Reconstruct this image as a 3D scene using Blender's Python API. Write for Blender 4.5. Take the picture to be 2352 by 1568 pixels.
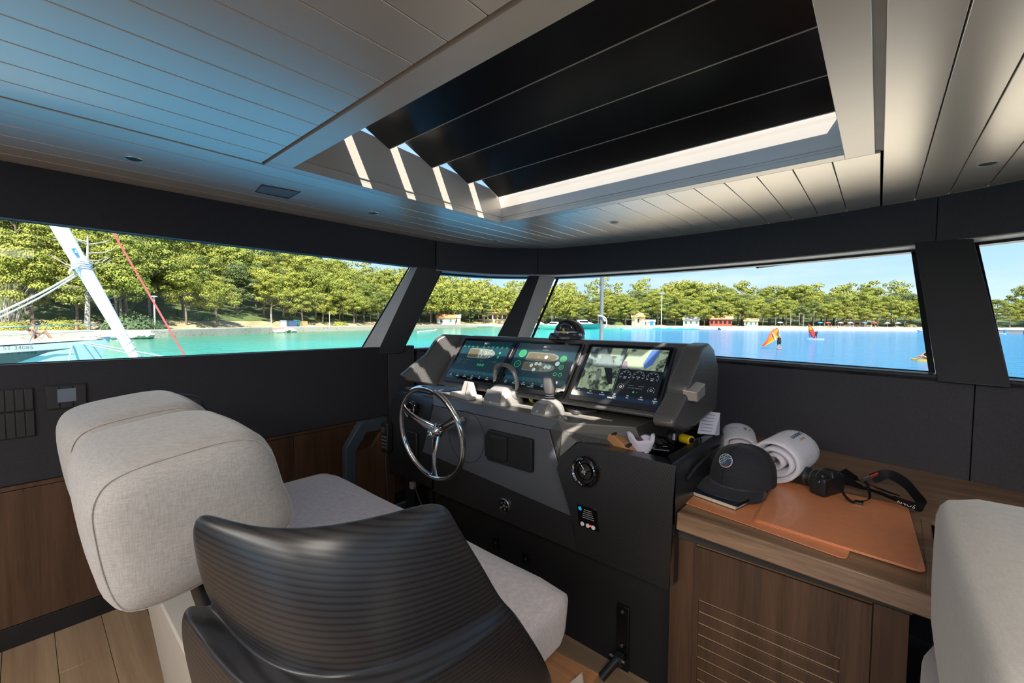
import bpy, bmesh, math, random
from math import sin, cos, pi, radians, hypot, sqrt, atan2
from mathutils import Vector, Matrix
random.seed(7)
scn = bpy.context.scene
for o in list(bpy.data.objects): bpy.data.objects.remove(o, do_unlink=True)
COL = scn.collection

# ------------------------------------------------------------------ camera
FPX, CX, CY = 974.0, 1176.0, 784.0
RM = Matrix(((0.7560388, -0.03554883, 0.65356072), (0.65450727, 0.03334575, -0.75532), (0.00505727, 0.99881146, 0.04847765)))
CAM = Vector((0, 0, 1.40))
cam_d = bpy.data.cameras.new('camera'); cam = bpy.data.objects.new('camera', cam_d); COL.objects.link(cam)
cam_d.sensor_width = 36; cam_d.lens = FPX / 2352 * 36; cam_d.clip_start = .02; cam_d.clip_end = 6000
cam.matrix_world = Matrix.Translation(CAM) @ RM.to_4x4()
scn.camera = cam

def at(px, py, ax, val):
    "the real point on the plane x / y / z = val that the photograph shows at (px, py)"
    v = RM @ Vector((px - CX, CY - py, -FPX)); i = 'xyz'.index(ax)
    t = (val - CAM[i]) / v[i]
    return CAM + v * t

# ------------------------------------------------------------------ world, sun, exposure
w = bpy.data.worlds.new('sky'); scn.world = w; w.use_nodes = True
nt = w.node_tree; nt.nodes.clear()
def N(nt, t, **k):
    n = nt.nodes.new(t)
    for a, b in k.items():
        if a.startswith('i_'):
            key = a[2:]; key = int(key) if key.isdigit() else key.replace('_', ' ')
            n.inputs[key].default_value = b
        else: setattr(n, a, b)
    return n
def ramp(nt, stops, src=None, interp='LINEAR'):
    r = nt.nodes.new('ShaderNodeValToRGB'); cr = r.color_ramp; cr.interpolation = interp
    while len(cr.elements) < len(stops): cr.elements.new(.5)
    for e, (p, c) in zip(cr.elements, stops):
        e.position = p; e.color = (c[0], c[1], c[2], 1) if len(c) == 3 else c
    if src is not None: nt.links.new(src, r.inputs[0])
    return r
tc = N(nt, 'ShaderNodeTexCoord'); sx = N(nt, 'ShaderNodeSeparateXYZ'); nt.links.new(tc.outputs['Generated'], sx.inputs[0])
sky = ramp(nt, [(0, (.16, .34, .42)), (.495, (.30, .52, .66)), (.505, (.72, .86, .97)), (.55, (.50, .74, .98)), (.62, (.33, .60, .97)), (1, (.13, .33, .80))])
mm = N(nt, 'ShaderNodeMath', operation='MULTIPLY_ADD', i_1=.5, i_2=.5); nt.links.new(sx.outputs[2], mm.inputs[0]); nt.links.new(mm.outputs[0], sky.inputs[0])
mp = N(nt, 'ShaderNodeMapping'); mp.inputs['Scale'].default_value = (2.2, 2.2, 16); nt.links.new(tc.outputs['Generated'], mp.inputs[0])
nz = N(nt, 'ShaderNodeTexNoise', i_Scale=1.6, i_Detail=5.0, i_Roughness=.55); nt.links.new(mp.outputs[0], nz.inputs[0])
cl = ramp(nt, [(.46, (0, 0, 0)), (.75, (.55, .55, .55))], nz.outputs[0])
mx = N(nt, 'ShaderNodeMix', data_type='RGBA'); nt.links.new(cl.outputs[0], mx.inputs[0]); nt.links.new(sky.outputs[0], mx.inputs[6]); mx.inputs[7].default_value = (.9, .95, 1, 1)
bg = N(nt, 'ShaderNodeBackground', i_Strength=.92); nt.links.new(mx.outputs[2], bg.inputs[0])
wo = N(nt, 'ShaderNodeOutputWorld'); nt.links.new(bg.outputs[0], wo.inputs[0])

sd = bpy.data.lights.new('sun', 'SUN'); sd.energy = 10.0; sd.angle = radians(.55); sd.color = (1, .95, .87)
sun = bpy.data.objects.new('sun', sd); COL.objects.link(sun); sun.location = (20, -20, 40)
sun.rotation_euler = Vector((-.594, .479, -1)).to_track_quat('-Z', 'Y').to_euler()

def area(name, loc, size, energy, col=(1, .93, .84), rot=(0, 0, 0)):
    d = bpy.data.lights.new(name, 'AREA'); d.shape = 'RECTANGLE'; d.size, d.size_y = size; d.energy = energy; d.color = col
    o = bpy.data.objects.new(name, d); COL.objects.link(o); o.location = loc; o.rotation_euler = rot
    return o
# unseen fill lamps added near the ceiling to brighten the interior
area('fill_light', (-.4, -1.9, 2.02), (2.4, 1.2), 78)
area('fill_light', (.6, -.3, 2.02), (.8, .8), 20)

vs = scn.view_settings; vs.view_transform = 'Standard'; vs.look = 'None'; vs.exposure = 0.52; vs.gamma = 1.0; vs.use_curve_mapping = False

# ------------------------------------------------------------------ materials
def mat(name):
    m = bpy.data.materials.new(name); m.use_nodes = True; nt = m.node_tree
    return m, nt, nt.nodes['Principled BSDF']
def objco(nt, scale=(1, 1, 1), rot=(0, 0, 0)):
    t = N(nt, 'ShaderNodeTexCoord'); m = N(nt, 'ShaderNodeMapping'); m.inputs['Scale'].default_value = scale; m.inputs['Rotation'].default_value = rot
    nt.links.new(t.outputs['Object'], m.inputs[0]); return m.outputs[0]
def bump(nt, b, h, s=.2, d=.002):
    n = N(nt, 'ShaderNodeBump', i_Strength=s, i_Distance=d); nt.links.new(h, n.inputs['Height']); nt.links.new(n.outputs[0], b.inputs['Normal'])
def M(name, c, r=.5, metal=0, var=.12, vs=6, bs=0, bsc=200, spec=.5, emit=None, es=0, coat=0, sheen=0):
    "plain surface: base colour with soft noise variation and fine bump"
    m, nt, b = mat(name); b.inputs['Roughness'].default_value = r; b.inputs['Metallic'].default_value = metal
    b.inputs['Specular IOR Level'].default_value = spec
    if coat: b.inputs['Coat Weight'].default_value = coat; b.inputs['Coat Roughness'].default_value = .08
    if sheen: b.inputs['Sheen Weight'].default_value = sheen
    co = objco(nt); n = N(nt, 'ShaderNodeTexNoise', i_Scale=float(vs), i_Detail=4.0); nt.links.new(co, n.inputs[0])
    lo = tuple(x * (1 - var) for x in c); hi = tuple(min(1, x * (1 + var)) for x in c)
    rp = ramp(nt, [(.3, lo), (.7, hi)], n.outputs[0]); nt.links.new(rp.outputs[0], b.inputs['Base Color'])
    if bs:
        n2 = N(nt, 'ShaderNodeTexNoise', i_Scale=float(bsc), i_Detail=2.0); nt.links.new(co, n2.inputs[0]); bump(nt, b, n2.outputs[0], bs)
    if emit: b.inputs['Emission Color'].default_value = (*emit, 1); b.inputs['Emission Strength'].default_value = es
    return m
def carbon(name, c1, c2, d=(1, .3, 1), period=.010, r=.32, spec=.5, bmp=.3):
    "twill weave: fine diagonal ribs in colour and relief"
    m, nt, b = mat(name)
    t = N(nt, 'ShaderNodeTexCoord'); dt = N(nt, 'ShaderNodeVectorMath', operation='DOT_PRODUCT'); dt.inputs[1].default_value = Vector(d).normalized() * (2 * pi / period)
    nt.links.new(t.outputs['Object'], dt.inputs[0]); s = N(nt, 'ShaderNodeMath', operation='SINE'); nt.links.new(dt.outputs['Value'], s.inputs[0])
    rp = ramp(nt, [(.0, c1), (.62, c2)]); a = N(nt, 'ShaderNodeMath', operation='MULTIPLY_ADD', i_1=.5, i_2=.5); nt.links.new(s.outputs[0], a.inputs[0]); nt.links.new(a.outputs[0], rp.inputs[0])
    nt.links.new(rp.outputs[0], b.inputs['Base Color']); b.inputs['Roughness'].default_value = r; b.inputs['Specular IOR Level'].default_value = spec
    bump(nt, b, a.outputs[0], bmp, .0012)
    return m
def wood(name, dark, light, axis='z', scale=1.0, r=.45):
    m, nt, b = mat(name); sc = {'x': (1.2, 26, 26), 'y': (26, 1.2, 26), 'z': (26, 26, 1.2)}[axis]
    co = objco(nt, tuple(x * scale for x in sc)); n = N(nt, 'ShaderNodeTexNoise', i_Scale=1.0, i_Detail=6.0, i_Roughness=.6, i_Distortion=.6); nt.links.new(co, n.inputs[0])
    co2 = objco(nt, tuple(x * scale * 9 for x in sc)); n2 = N(nt, 'ShaderNodeTexNoise', i_Scale=1.0, i_Detail=3.0); nt.links.new(co2, n2.inputs[0])
    ad = N(nt, 'ShaderNodeMath', operation='MULTIPLY_ADD', i_1=.35); nt.links.new(n2.outputs[0], ad.inputs[0]); nt.links.new(n.outputs[0], ad.inputs[2])
    rp = ramp(nt, [(.45, dark), (.85, light)], ad.outputs[0]); nt.links.new(rp.outputs[0], b.inputs['Base Color'])
    b.inputs['Roughness'].default_value = r; bump(nt, b, n2.outputs[0], .15, .0006)
    return m
def fabric(name, c, c2, p=.0022, r=.9, sheen=.2, bs=.35):
    "woven cloth: crossing threads plus slubs"
    m, nt, b = mat(name); co = objco(nt)
    n = N(nt, 'ShaderNodeTexNoise', i_Scale=1.0, i_Detail=3.0); mpn = objco(nt, (60, 60, 600)); nt.links.new(mpn, n.inputs[0])
    n3 = N(nt, 'ShaderNodeTexNoise', i_Scale=1.0, i_Detail=3.0); mp3 = objco(nt, (500, 500, 50)); nt.links.new(mp3, n3.inputs[0])
    ad = N(nt, 'ShaderNodeMath', operation='ADD'); nt.links.new(n.outputs[0], ad.inputs[0]); nt.links.new(n3.outputs[0], ad.inputs[1])
    hf = N(nt, 'ShaderNodeMath', operation='MULTIPLY', i_1=.5); nt.links.new(ad.outputs[0], hf.inputs[0])
    rp = ramp(nt, [(.36, c2), (.62, c)], hf.outputs[0]); nt.links.new(rp.outputs[0], b.inputs['Base Color'])
    b.inputs['Roughness'].default_value = r; b.inputs['Sheen Weight'].default_value = sheen; b.inputs['Specular IOR Level'].default_value = .2
    bump(nt, b, hf.outputs[0], bs, .0008)
    return m
def glassmat(name, tint=(.93, .96, .96), refl=.06):
    m = bpy.data.materials.new(name); m.use_nodes = True; nt = m.node_tree; nt.nodes.clear()
    tr = N(nt, 'ShaderNodeBsdfTransparent'); tr.inputs[0].default_value = (*tint, 1)
    gl = N(nt, 'ShaderNodeBsdfGlossy', i_Roughness=.01); lw = N(nt, 'ShaderNodeFresnel', i_IOR=1.22)
    mx = N(nt, 'ShaderNodeMixShader'); nt.links.new(lw.outputs[0], mx.inputs[0]); nt.links.new(tr.outputs[0], mx.inputs[1]); nt.links.new(gl.outputs[0], mx.inputs[2])
    o = N(nt, 'ShaderNodeOutputMaterial'); nt.links.new(mx.outputs[0], o.inputs[0]); return m

m_ceil = M('satin_cream_lacquer', (.80, .715, .61), .29, metal=.5, var=.02, vs=3, spec=.6)
m_frame = M('cream_lacquer', (.70, .63, .54), .30, metal=.35, var=.02, spec=.5)
m_gap = M('dark_joint', (.035, .032, .03), .8); m_cgap = M('ceiling_joint', (.16, .145, .13), .8)
m_wallp = fabric('charcoal_leather_dim', (.036, .036, .043), (.026, .026, .032), sheen=.05, bs=.2, r=.6)  # charcoal leather darkened: the port wall's weaker light put into the colour
m_wall = fabric('charcoal_wall_leather', (.070, .066, .075), (.052, .049, .057), sheen=.05, bs=.2, r=.62)  # brighter copy, front window light lifted into the colour
m_post = M('charcoal_post_leather', (.042, .042, .047), .5, var=.08, bs=.15, bsc=500)
m_reveal = M('pale_grey_reveal', (.60, .57, .55), .6, var=.04)
m_black = M('black_window_ceramic', (.008, .009, .011), .35)
m_seam = M('seam_black', (.006, .006, .007), .9)  # near-black colour for seams and the backing behind gaps
m_floor = wood('pale_oak_boards', (.24, .155, .095), (.37, .26, .165), 'x', .5, .45)
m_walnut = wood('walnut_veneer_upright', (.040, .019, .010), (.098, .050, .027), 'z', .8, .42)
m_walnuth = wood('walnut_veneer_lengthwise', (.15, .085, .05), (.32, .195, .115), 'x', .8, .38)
m_base = M('black_baseboard', (.010, .011, .013), .4)
m_slat = M('black_anodised_slat', (.010, .010, .011), .27, metal=0, var=.15, vs=2, spec=.6)
m_alu = M('pale_aluminium', (.62, .58, .52), .35, metal=.6)
m_glass = glassmat('clear_window_glass')
m_white = M('white_gelcoat', (.78, .76, .72), .3, var=.03)
m_deck = M('cream_deck', (.80, .68, .53), .7, var=.06)

# ------------------------------------------------------------------ mesh helpers
class MB:
    def __init__(s): s.v = []; s.f = []; s.m = []
    def add(s, vs, fs, mi=0):
        b = len(s.v); s.v += [tuple(x) for x in vs]; s.f += [tuple(b + i for i in f) for f in fs]; s.m += [mi] * len(fs); return s
    def box(s, a, b, mi=0):
        x0, y0, z0 = a; x1, y1, z1 = b
        return s.hexa([(x0, y0, z0), (x1, y0, z0), (x1, y1, z0), (x0, y1, z0)], [(x0, y0, z1), (x1, y0, z1), (x1, y1, z1), (x0, y1, z1)], mi)
    def hexa(s, lo, hi, mi=0):
        return s.add(list(lo) + list(hi), [(3, 2, 1, 0), (4, 5, 6, 7), (0, 1, 5, 4), (1, 2, 6, 5), (2, 3, 7, 6), (3, 0, 4, 7)], mi)
    def prism(s, poly, vec, mi=0):
        n = len(poly); vec = Vector(vec); lo = [Vector(p) for p in poly]; hi = [p + vec for p in lo]
        return s.add(lo + hi, [tuple(range(n))[::-1], tuple(range(n, 2 * n))] + [(i, (i + 1) % n, (i + 1) % n + n, i + n) for i in range(n)], mi)
    def grid(s, rows, closed_u=False, closed_v=False, mi=0):
        nr, nc = len(rows), len(rows[0]); vs = [p for r in rows for p in r]; fs = []
        for i in range(nr if closed_v else nr - 1):
            for j in range(nc if closed_u else nc - 1):
                a, b = i, (i + 1) % nr; c, d = j, (j + 1) % nc
                fs.append((a * nc + c, a * nc + d, b * nc + d, b * nc + c))
        return s.add(vs, fs, mi)
    def tube(s, pts, r, seg=8, caps=True, closed=False, mi=0):
        pts = [Vector(p) for p in pts]; n = len(pts); rs = r if isinstance(r, (list, tuple)) else [r] * n
        rows = []; up = None
        for i, p in enumerate(pts):
            d = (pts[(i + 1) % n] - pts[i - 1]) if closed else (pts[min(i + 1, n - 1)] - pts[max(i - 1, 0)])
            d = d.normalized() if d.length > 1e-9 else Vector((0, 0, 1))
            if up is None: up = Vector((0, 0, 1)) if abs(d.z) < .9 else Vector((1, 0, 0))
            a = d.cross(up).normalized(); up = a.cross(d).normalized()
            rows.append([p + (a * cos(2 * pi * k / seg) + up * sin(2 * pi * k / seg)) * rs[i] for k in range(seg)])
        b = len(s.v); s.grid(rows, closed_u=True, closed_v=closed, mi=mi)
        if caps and not closed:
            s.f += [tuple(b + k for k in range(seg))[::-1], tuple(b + (n - 1) * seg + k for k in range(seg))]; s.m += [mi, mi]
        return s
    def lathe(s, prof, c, axis=(0, 0, 1), seg=24, caps=True, mi=0):
        "prof: (radius, height) pairs along axis"
        c = Vector(c); ax = Vector(axis).normalized(); a = ax.orthogonal().normalized(); b2 = ax.cross(a)
        rows = [[c + ax * h + (a * cos(2 * pi * k / seg) + b2 * sin(2 * pi * k / seg)) * r for k in range(seg)] for r, h in prof]
        b = len(s.v); s.grid(rows, closed_u=True, mi=mi)
        if caps:
            s.f += [tuple(b + k for k in range(seg))[::-1], tuple(b + (len(prof) - 1) * seg + k for k in range(seg))]; s.m += [mi, mi]
        return s
    def mesh(s, name, xf=None):
        me = bpy.data.meshes.new(name)
        me.from_pydata([(xf @ Vector(v)) if xf else Vector(v) for v in s.v], [], s.f)
        for p, i in zip(me.polygons, s.m): p.material_index = i
        bm = bmesh.new(); bm.from_mesh(me); bmesh.ops.remove_doubles(bm, verts=bm.verts, dist=1e-6); bmesh.ops.recalc_face_normals(bm, faces=bm.faces); bm.to_mesh(me); bm.free()
        return me

def wloc(p):
    l = Vector((0, 0, 0))
    while p is not None: l += p.location; p = p.parent
    return l
def winv(p):
    m = Matrix.Identity(4)
    while p is not None: m = p.matrix_basis @ m; p = p.parent
    return m.inverted()
def build(name, mb, m, parent=None, smooth=False, bev=0, seg=2, local=False, sub=0, label=None, angle=40):
    "link the collected geometry as ONE mesh object; vertices are in world space unless local"
    me = mb.mesh(name, None if (local or parent is None) else winv(parent))
    for x in (m if isinstance(m, (list, tuple)) else [m]): me.materials.append(x)
    o = bpy.data.objects.new(name, me); COL.objects.link(o)
    if parent is not None: o.parent = parent
    if bev:
        md = o.modifiers.new('bevel', 'BEVEL'); md.width = bev; md.segments = seg; md.limit_method = 'ANGLE'; md.angle_limit = radians(35)
    if sub:
        md = o.modifiers.new('subdivision', 'SUBSURF'); md.levels = md.render_levels = sub
    if smooth or bev or sub:
        me.polygons.foreach_set('use_smooth', [True] * len(me.polygons))
        if smooth != 'all' and not sub: me.set_sharp_from_angle(angle=radians(angle))
    if label: o['label'] = label
    return o
def thing(name, label, cat, loc=(0, 0, 0), group=None, rot=None):
    o = bpy.data.objects.new(name, None); COL.objects.link(o); o.location = loc; o.empty_display_size = .05
    if rot: o.rotation_euler = rot
    o['label'] = label; o['category'] = cat
    if group: o['group'] = group
    return o
def tag(o, label, cat, group=None, kind=None):
    o['label'] = label; o['category'] = cat
    if group: o['group'] = group
    if kind: o['kind'] = kind
    return o
def struct(name, mb=None, m=None, label=None, **k):
    if mb is None: o = bpy.data.objects.new(name, None); COL.objects.link(o)
    else: o = build(name, mb, m, **k)
    o['kind'] = 'structure'
    if label: o['label'] = label
    return o
def copy_tree(o, parent=None):
    c = o.copy(); COL.objects.link(c); c.parent = parent
    for ch in o.children: copy_tree(ch, c)
    return c
def inst(name, src, loc, rot=0, sc=1.0, parent=None):
    o = bpy.data.objects.new(name, src); COL.objects.link(o); o.location = loc; o.rotation_euler = (0, 0, rot) if not isinstance(rot, tuple) else rot
    o.scale = (sc,) * 3 if not isinstance(sc, tuple) else sc
    if parent is not None: o.parent = parent
    return o
def catmull(P, n=8, closed=False):
    P = [Vector(p) for p in P]; out = []; L = len(P)
    for i in range(L if closed else L - 1):
        p0 = P[i - 1] if (closed or i > 0) else P[0]; p1 = P[i]; p2 = P[(i + 1) % L]; p3 = P[(i + 2) % L] if (closed or i + 2 < L) else P[-1]
        for k in range(n):
            t = k / n; out.append(.5 * ((2 * p1) + (p2 - p0) * t + (2 * p0 - 5 * p1 + 4 * p2 - p3) * t * t + (3 * p1 - p0 - 3 * p2 + p3) * t ** 3))
    if not closed: out.append(P[-1])
    return out
def lerp(a, b, t): return a + (b - a) * t
def text(body, size, m, parent, loc, rot=None, name='lettering', ext=.0003, align='CENTER', mtx=None, shear=0):
    c = bpy.data.curves.new(name, 'FONT'); c.body = body; c.size = size; c.extrude = ext; c.align_x = align; c.align_y = 'CENTER'; c.shear = shear; c.resolution_u = 2
    tmp = bpy.data.objects.new(name, c); me = bpy.data.meshes.new_from_object(tmp); bpy.data.objects.remove(tmp); me.name = name
    me.materials.clear(); me.materials.append(m); o = bpy.data.objects.new(name, me); COL.objects.link(o)
    if parent is not None: o.parent = parent
    o.location = loc
    if rot: o.rotation_euler = rot
    if mtx is not None: o.matrix_local = mtx
    return o
def rpoly(x0, y0, x1, y1, r, n=5):
    "rounded rectangle outline in 2D"
    out = []
    for cx, cy, a0 in ((x1 - r, y0 + r, -90), (x1 - r, y1 - r, 0), (x0 + r, y1 - r, 90), (x0 + r, y0 + r, 180)):
        for k in range(n + 1):
            a = radians(a0 + 90 * k / n); out.append((cx + r * cos(a), cy + r * sin(a)))
    return out
# ================================================================== THE WHEELHOUSE
H = 2.045                                     # ceiling height
WX = -2.74                                    # port wall
# plan curves: top (ceiling edge / fascia) and lower (dashboard-high wall)
TOP = catmull([(WX, 1.9), (WX, 2.22), (-2.60, 2.72), (-2.315, 3.02), (-2.10, 3.14), (-1.29, 3.25), (-.61, 3.23), (-.06, 3.14), (.203, 3.072), (.467, 2.964), (1.1, 2.62), (1.7, 2.1), (2.0, 1.6)], 6)
LOW = catmull([(WX, 1.5), (WX, 2.02), (-2.60, 2.40), (-2.30, 2.62), (-1.9, 2.74), (-1.3, 2.80), (-.85, 2.79), (-.3, 2.68), (.19, 2.565), (.43, 2.505), (1.0, 2.25), (1.6, 1.85), (2.0, 1.35)], 6)
TOP = [Vector((p.x, p.y, 0)) for p in TOP]; LOW = [Vector((p.x, p.y, 0)) for p in LOW]
def offset(C, d):
    out = []
    for i, p in enumerate(C):
        t = (C[min(i + 1, len(C) - 1)] - C[max(i - 1, 0)]).normalized(); out.append(p + Vector((-t.y, t.x, 0)) * d)
    return out
def zed(C, z): return [Vector((p.x, p.y, z)) for p in C]
def ytop(x):
    for a, b in zip(TOP, TOP[1:]):
        if a.x <= x <= b.x and b.x > a.x + 1e-6: return lerp(a.y, b.y, (x - a.x) / (b.x - a.x))
    return 1.9 if x < 0 else 1.6
def shell(C, z0, z1, d):
    "closed strip wall following curve C between two heights, d thick outward"
    O = offset(C, d); return MB().grid([zed(C, z0), zed(C, z1), zed(O, z1), zed(O, z0)], closed_v=True)
def seg(C, x0, x1):
    out = [p for p in C if x0 <= p.x <= x1]; return out

# ceiling: individual lacquered planks under a dark backing
WELL = (-1.905, .775, -.125, 2.09)            # sunroof opening x0,y0,x1,y1
FR = (-1.962, .683, -.035, 2.150)             # outer edge of its frame
ceil = struct('ceiling', label='cream lacquered plank ceiling around the louvred sunroof')
bk = MB()
for a, b in (((-3.1, -4.2, H + .014), (FR[0] + .03, 3.40, H + .03)), ((FR[2] - .03, -4.2, H + .014), (2.6, 3.40, H + .03)), ((-2, -4.2, H + .014), (0, FR[1] + .03, H + .03)), ((-2, FR[3] - .03, H + .014), (0, 3.40, H + .03))): bk.box(a, b)
build('backing', bk, m_cgap, ceil)
def plank(x0, x1, y0, y1a, y1b, g=.0017):
    b = MB(); b.hexa([(x0 + g, y0, H), (x1 - g, y0, H), (x1 - g, y1b, H), (x0 + g, y1a, H)], [(x0 + g, y0, H + .012), (x1 - g, y0, H + .012), (x1 - g, y1b, H + .012), (x0 + g, y1a, H + .012)])
    return build('plank', b, m_ceil, ceil, bev=.0016, seg=2)
P = .1305
e = .0
x = FR[0] - .006
while x > WX - .1:                             # port band
    a = max(x - P, WX - .02); plank(a, x, -4.0, ytop(a + .01) + e, ytop(x) + e); x -= P
x = FR[0] + .006
while x < FR[2] - .02:                         # aft of the sunroof, and ahead of it
    b = min(x + P, FR[2] + .0)
    plank(x, b, -4.0, FR[1] - .014, FR[1] - .014); x += P
xs = [FR[0] - .006, -1.90, -1.775] + [-1.644 + .1343 * k for k in range(12)] + [FR[2] + .017]
for a, b in zip(xs, xs[1:]): plank(a, b, FR[3] + .007, ytop(a), ytop(b))
xs = [FR[2] + .022, .117, .240, .365, .49] + [.49 + P * k for k in range(1, 13)]
for a, b in zip(xs, xs[1:]): plank(a, b, -4.0, ytop(a), ytop(b))

# louvred sunroof: frame, well and five dark slats
sr = thing('louvred_sunroof', 'dark louvred sunroof in a cream frame with open black slats letting sun stripes through', 'sunroof', (-1.0, 1.4, H))
f = MB(); z0, z1 = H - .002, H + .022
for a, b in (((FR[0], FR[1], z0), (WELL[0], FR[3], z1)), ((WELL[2], FR[1], z0), (FR[2], FR[3], z1)), ((WELL[0], FR[1], z0), (WELL[2], WELL[1], z1)), ((WELL[0], WELL[3], z0), (WELL[2], FR[3], z1))): f.box(a, b)
build('frame', f, m_frame, sr, bev=.0012, seg=1)
build('channel', MB().box((FR[2] - .002, -4.0, H + .008), (FR[2] + .024, FR[3] + .01, H + .013)), M('grey_channel', (.30, .285, .26), .5), sr)
def wellwall(name, lo, hi): return build(name, MB().box(lo, hi), m_frame, sr)
ZR = 2.275
def zr(y): return 2.285 - .073 * (y - 1.06)    # sloping edge of the coach roof
def side(x0, x1):
    y0, y1 = WELL[1] - .04, WELL[3] + .04
    return MB().hexa([(x0, y0, z1), (x1, y0, z1), (x1, y1, z1), (x0, y1, z1)], [(x0, y0, zr(y0) + .022), (x1, y0, zr(y0) + .022), (x1, y1, zr(y1) + .022), (x0, y1, zr(y1) + .022)])
build('well_side', side(WELL[0] - .04, WELL[0]), m_frame, sr); build('well_side', side(WELL[2], WELL[2] + .04), m_frame, sr)
for ya, yb, up in ((WELL[3], WELL[3] + .04, .08), (WELL[1] - .04, WELL[1], 0)):
    build('well_end', MB().hexa([(WELL[0], ya, z1), (WELL[2], ya, z1), (WELL[2], yb, z1), (WELL[0], yb, z1)], [(WELL[0], ya, zr(ya) + up), (WELL[2], ya, zr(ya) + up), (WELL[2], yb, zr(yb) + up), (WELL[0], yb, zr(yb) + up)]), m_frame, sr)
lp = MB()                                      # thin ledge around the lower rim of the well
for a, b in (((WELL[0], WELL[1], z1 + .012), (WELL[0] + .004, WELL[3], z1 + .016)), ((WELL[0], WELL[3] - .004, z1 + .012), (WELL[2], WELL[3], z1 + .016))): lp.box(a, b)
build('rim_bead', lp, m_alu, sr)
TH = radians(24.5); CH = .272
for k in range(-1, 5):
    ye = 2.046 - .269 * k - (.0 if k else 0)   # forward (low) edge of the slat
    if k < 0: continue
    zc = zr(ye) - .012
    d = Vector((0, -cos(TH), sin(TH))); n = Vector((0, sin(TH), cos(TH)))
    e0 = Vector((0, ye, zc)); b = MB(); X0, X1 = WELL[0] + .008, WELL[2] - .008
    q = [e0, e0 + d * CH, e0 + d * CH + n * .018, e0 + n * .018]
    b.prism([Vector((X0, p.y, p.z)) for p in q], (X1 - X0, 0, 0)); s = build('slat', b, m_slat, sr, bev=.002)
    b = MB(); q = [e0 + d * .001 - n * .0012, e0 - d * .003 - n * .0012, e0 - d * .003 + n * .004, e0 + d * .001 + n * .004]
    b.prism([Vector((X0, p.y, p.z)) for p in q], (X1 - X0, 0, 0)); build('edge_strip', b, m_alu, s)
# coach roof above, with the sunroof left open
rf = MB(); ra, rb = H + .03, 2.20
for a, b in (((-3.15, -4.6, ra), (WELL[0] - .04, 3.55, rb)), ((WELL[2] + .04, -4.6, ra), (2.6, 3.55, rb)), ((WELL[0] - .04, -4.6, ra), (WELL[2] + .04, WELL[1] - .04, rb)), ((WELL[0] - .04, WELL[3] + .04, ra), (WELL[2] + .04, 3.55, rb))): rf.box(a, b)
struct('roof', rf, m_white, label='white coach roof over the wheelhouse')

# recessed downlights and the flush speaker
def downlight(px, py, label):
    c = at(px, py, 'z', H); t = thing('recessed_downlight', label, 'light', (c.x, c.y, H), 'recessed downlights in the plank ceiling')
    build('bezel', MB().lathe([(.026, -.001), (.030, -.003), (.031, 0)], c, (0, 0, 1), 20, caps=False), m_alu, t, smooth=True)
    build('lens', MB().lathe([(.0001, -.0015), (.0265, -.0008)], c, (0, 0, 1), 20, caps=False), m_black, t)
for px, py, l in ((307, 365, 'small round ceiling light above the port window, aftmost of the row'), (857, 489, 'small round ceiling light forward of the flush speaker'), (1136, 553, 'small round ceiling light in the front port corner of the ceiling'),
                  (1410, 510, 'small round ceiling light in the narrow planks ahead of the sunroof'), (2268, 376, 'round ceiling light at the starboard end above the front window')): downlight(px, py, l)
a = at(587, 430, 'z', H); t = thing('flush_speaker', 'flat rectangular flush speaker panel in the port ceiling planks', 'speaker', (a.x, a.y, H))
build('panel', MB().prism([at(px, py, 'z', H - .006) for px, py in ((589, 440), (602, 427), (687, 442), (662, 454))], (0, 0, .006)), M('grey_speaker_cloth', (.17, .19, .20), .6), t, bev=.0015)
build('rim', MB().prism([at(px, py, 'z', H - .002) for px, py in ((585, 441), (601, 424), (691, 441), (662, 457))], (0, 0, .002)), m_gap, t)

# ---------------- port wall
YA = -4.0
wl = struct('wall_left', label='charcoal leather lined port wall above and below the long side window')
def yz(y0, y1, z0, z1, x=WX, t=.06): return MB().box((x - t, y0, z0), (x, y1, z1))
Y1 = 1.765
build('panel', yz(YA, 2.215, 1.815, H), m_wallp, wl, bev=.004); build('panel', yz(YA, Y1, .695, 1.205), m_wallp, wl, bev=.004)
build('panel', yz(Y1 + .003, 2.0, .695, 1.205), m_wall, wl, bev=.004)
# switch plates on it
def plate(name, label, px, keys, rim):
    c0 = at(*px[0], 'x', WX); c1 = at(*px[1], 'x', WX); y0, y1 = sorted((c0.y, c1.y)); zb, zt = sorted((c0.z, c1.z))
    t = thing(name, label, 'switch plate', (WX, (y0 + y1) / 2, zb)); build('plate', MB().box((WX, y0, zb), (WX + .006, y1, zt)), m_keyd, t, bev=.001)
    n = keys
    for k in range(n): build('key', MB().box((WX + .006, lerp(y0, y1, (k + .06) / n), zb + .004), (WX + .010, lerp(y0, y1, (k + .94) / n), zt - .004)), m_key, t, bev=.001)
    return t, y0, y1, zb, zt
m_keyd = M('black_switch_frame', (.012, .012, .014), .5); m_key = M('charcoal_switch_key', (.022, .022, .026), .45)
plate('switch_plate', 'upper row of charcoal rocker keys on port wall below the window', ((-60, 900), (78, 940)), 6, 0)
plate('switch_plate', 'lower row of charcoal rocker keys on port wall', ((-60, 955), (82, 1000)), 6, 0)
t, y0, y1, zb, zt = plate('thermostat', 'black thermostat plate with small bluish display on port wall', ((104, 886), (200, 932)), 3, 0)
c = (y0 + y1) / 2
build('display', MB().box((WX + .010, c - .029, zb + .030), (WX + .0115, c + .029, zt - .018)), M('grey_lcd', (.15, .18, .24), .25, emit=(.25, .32, .45), es=.02), t)

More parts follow.
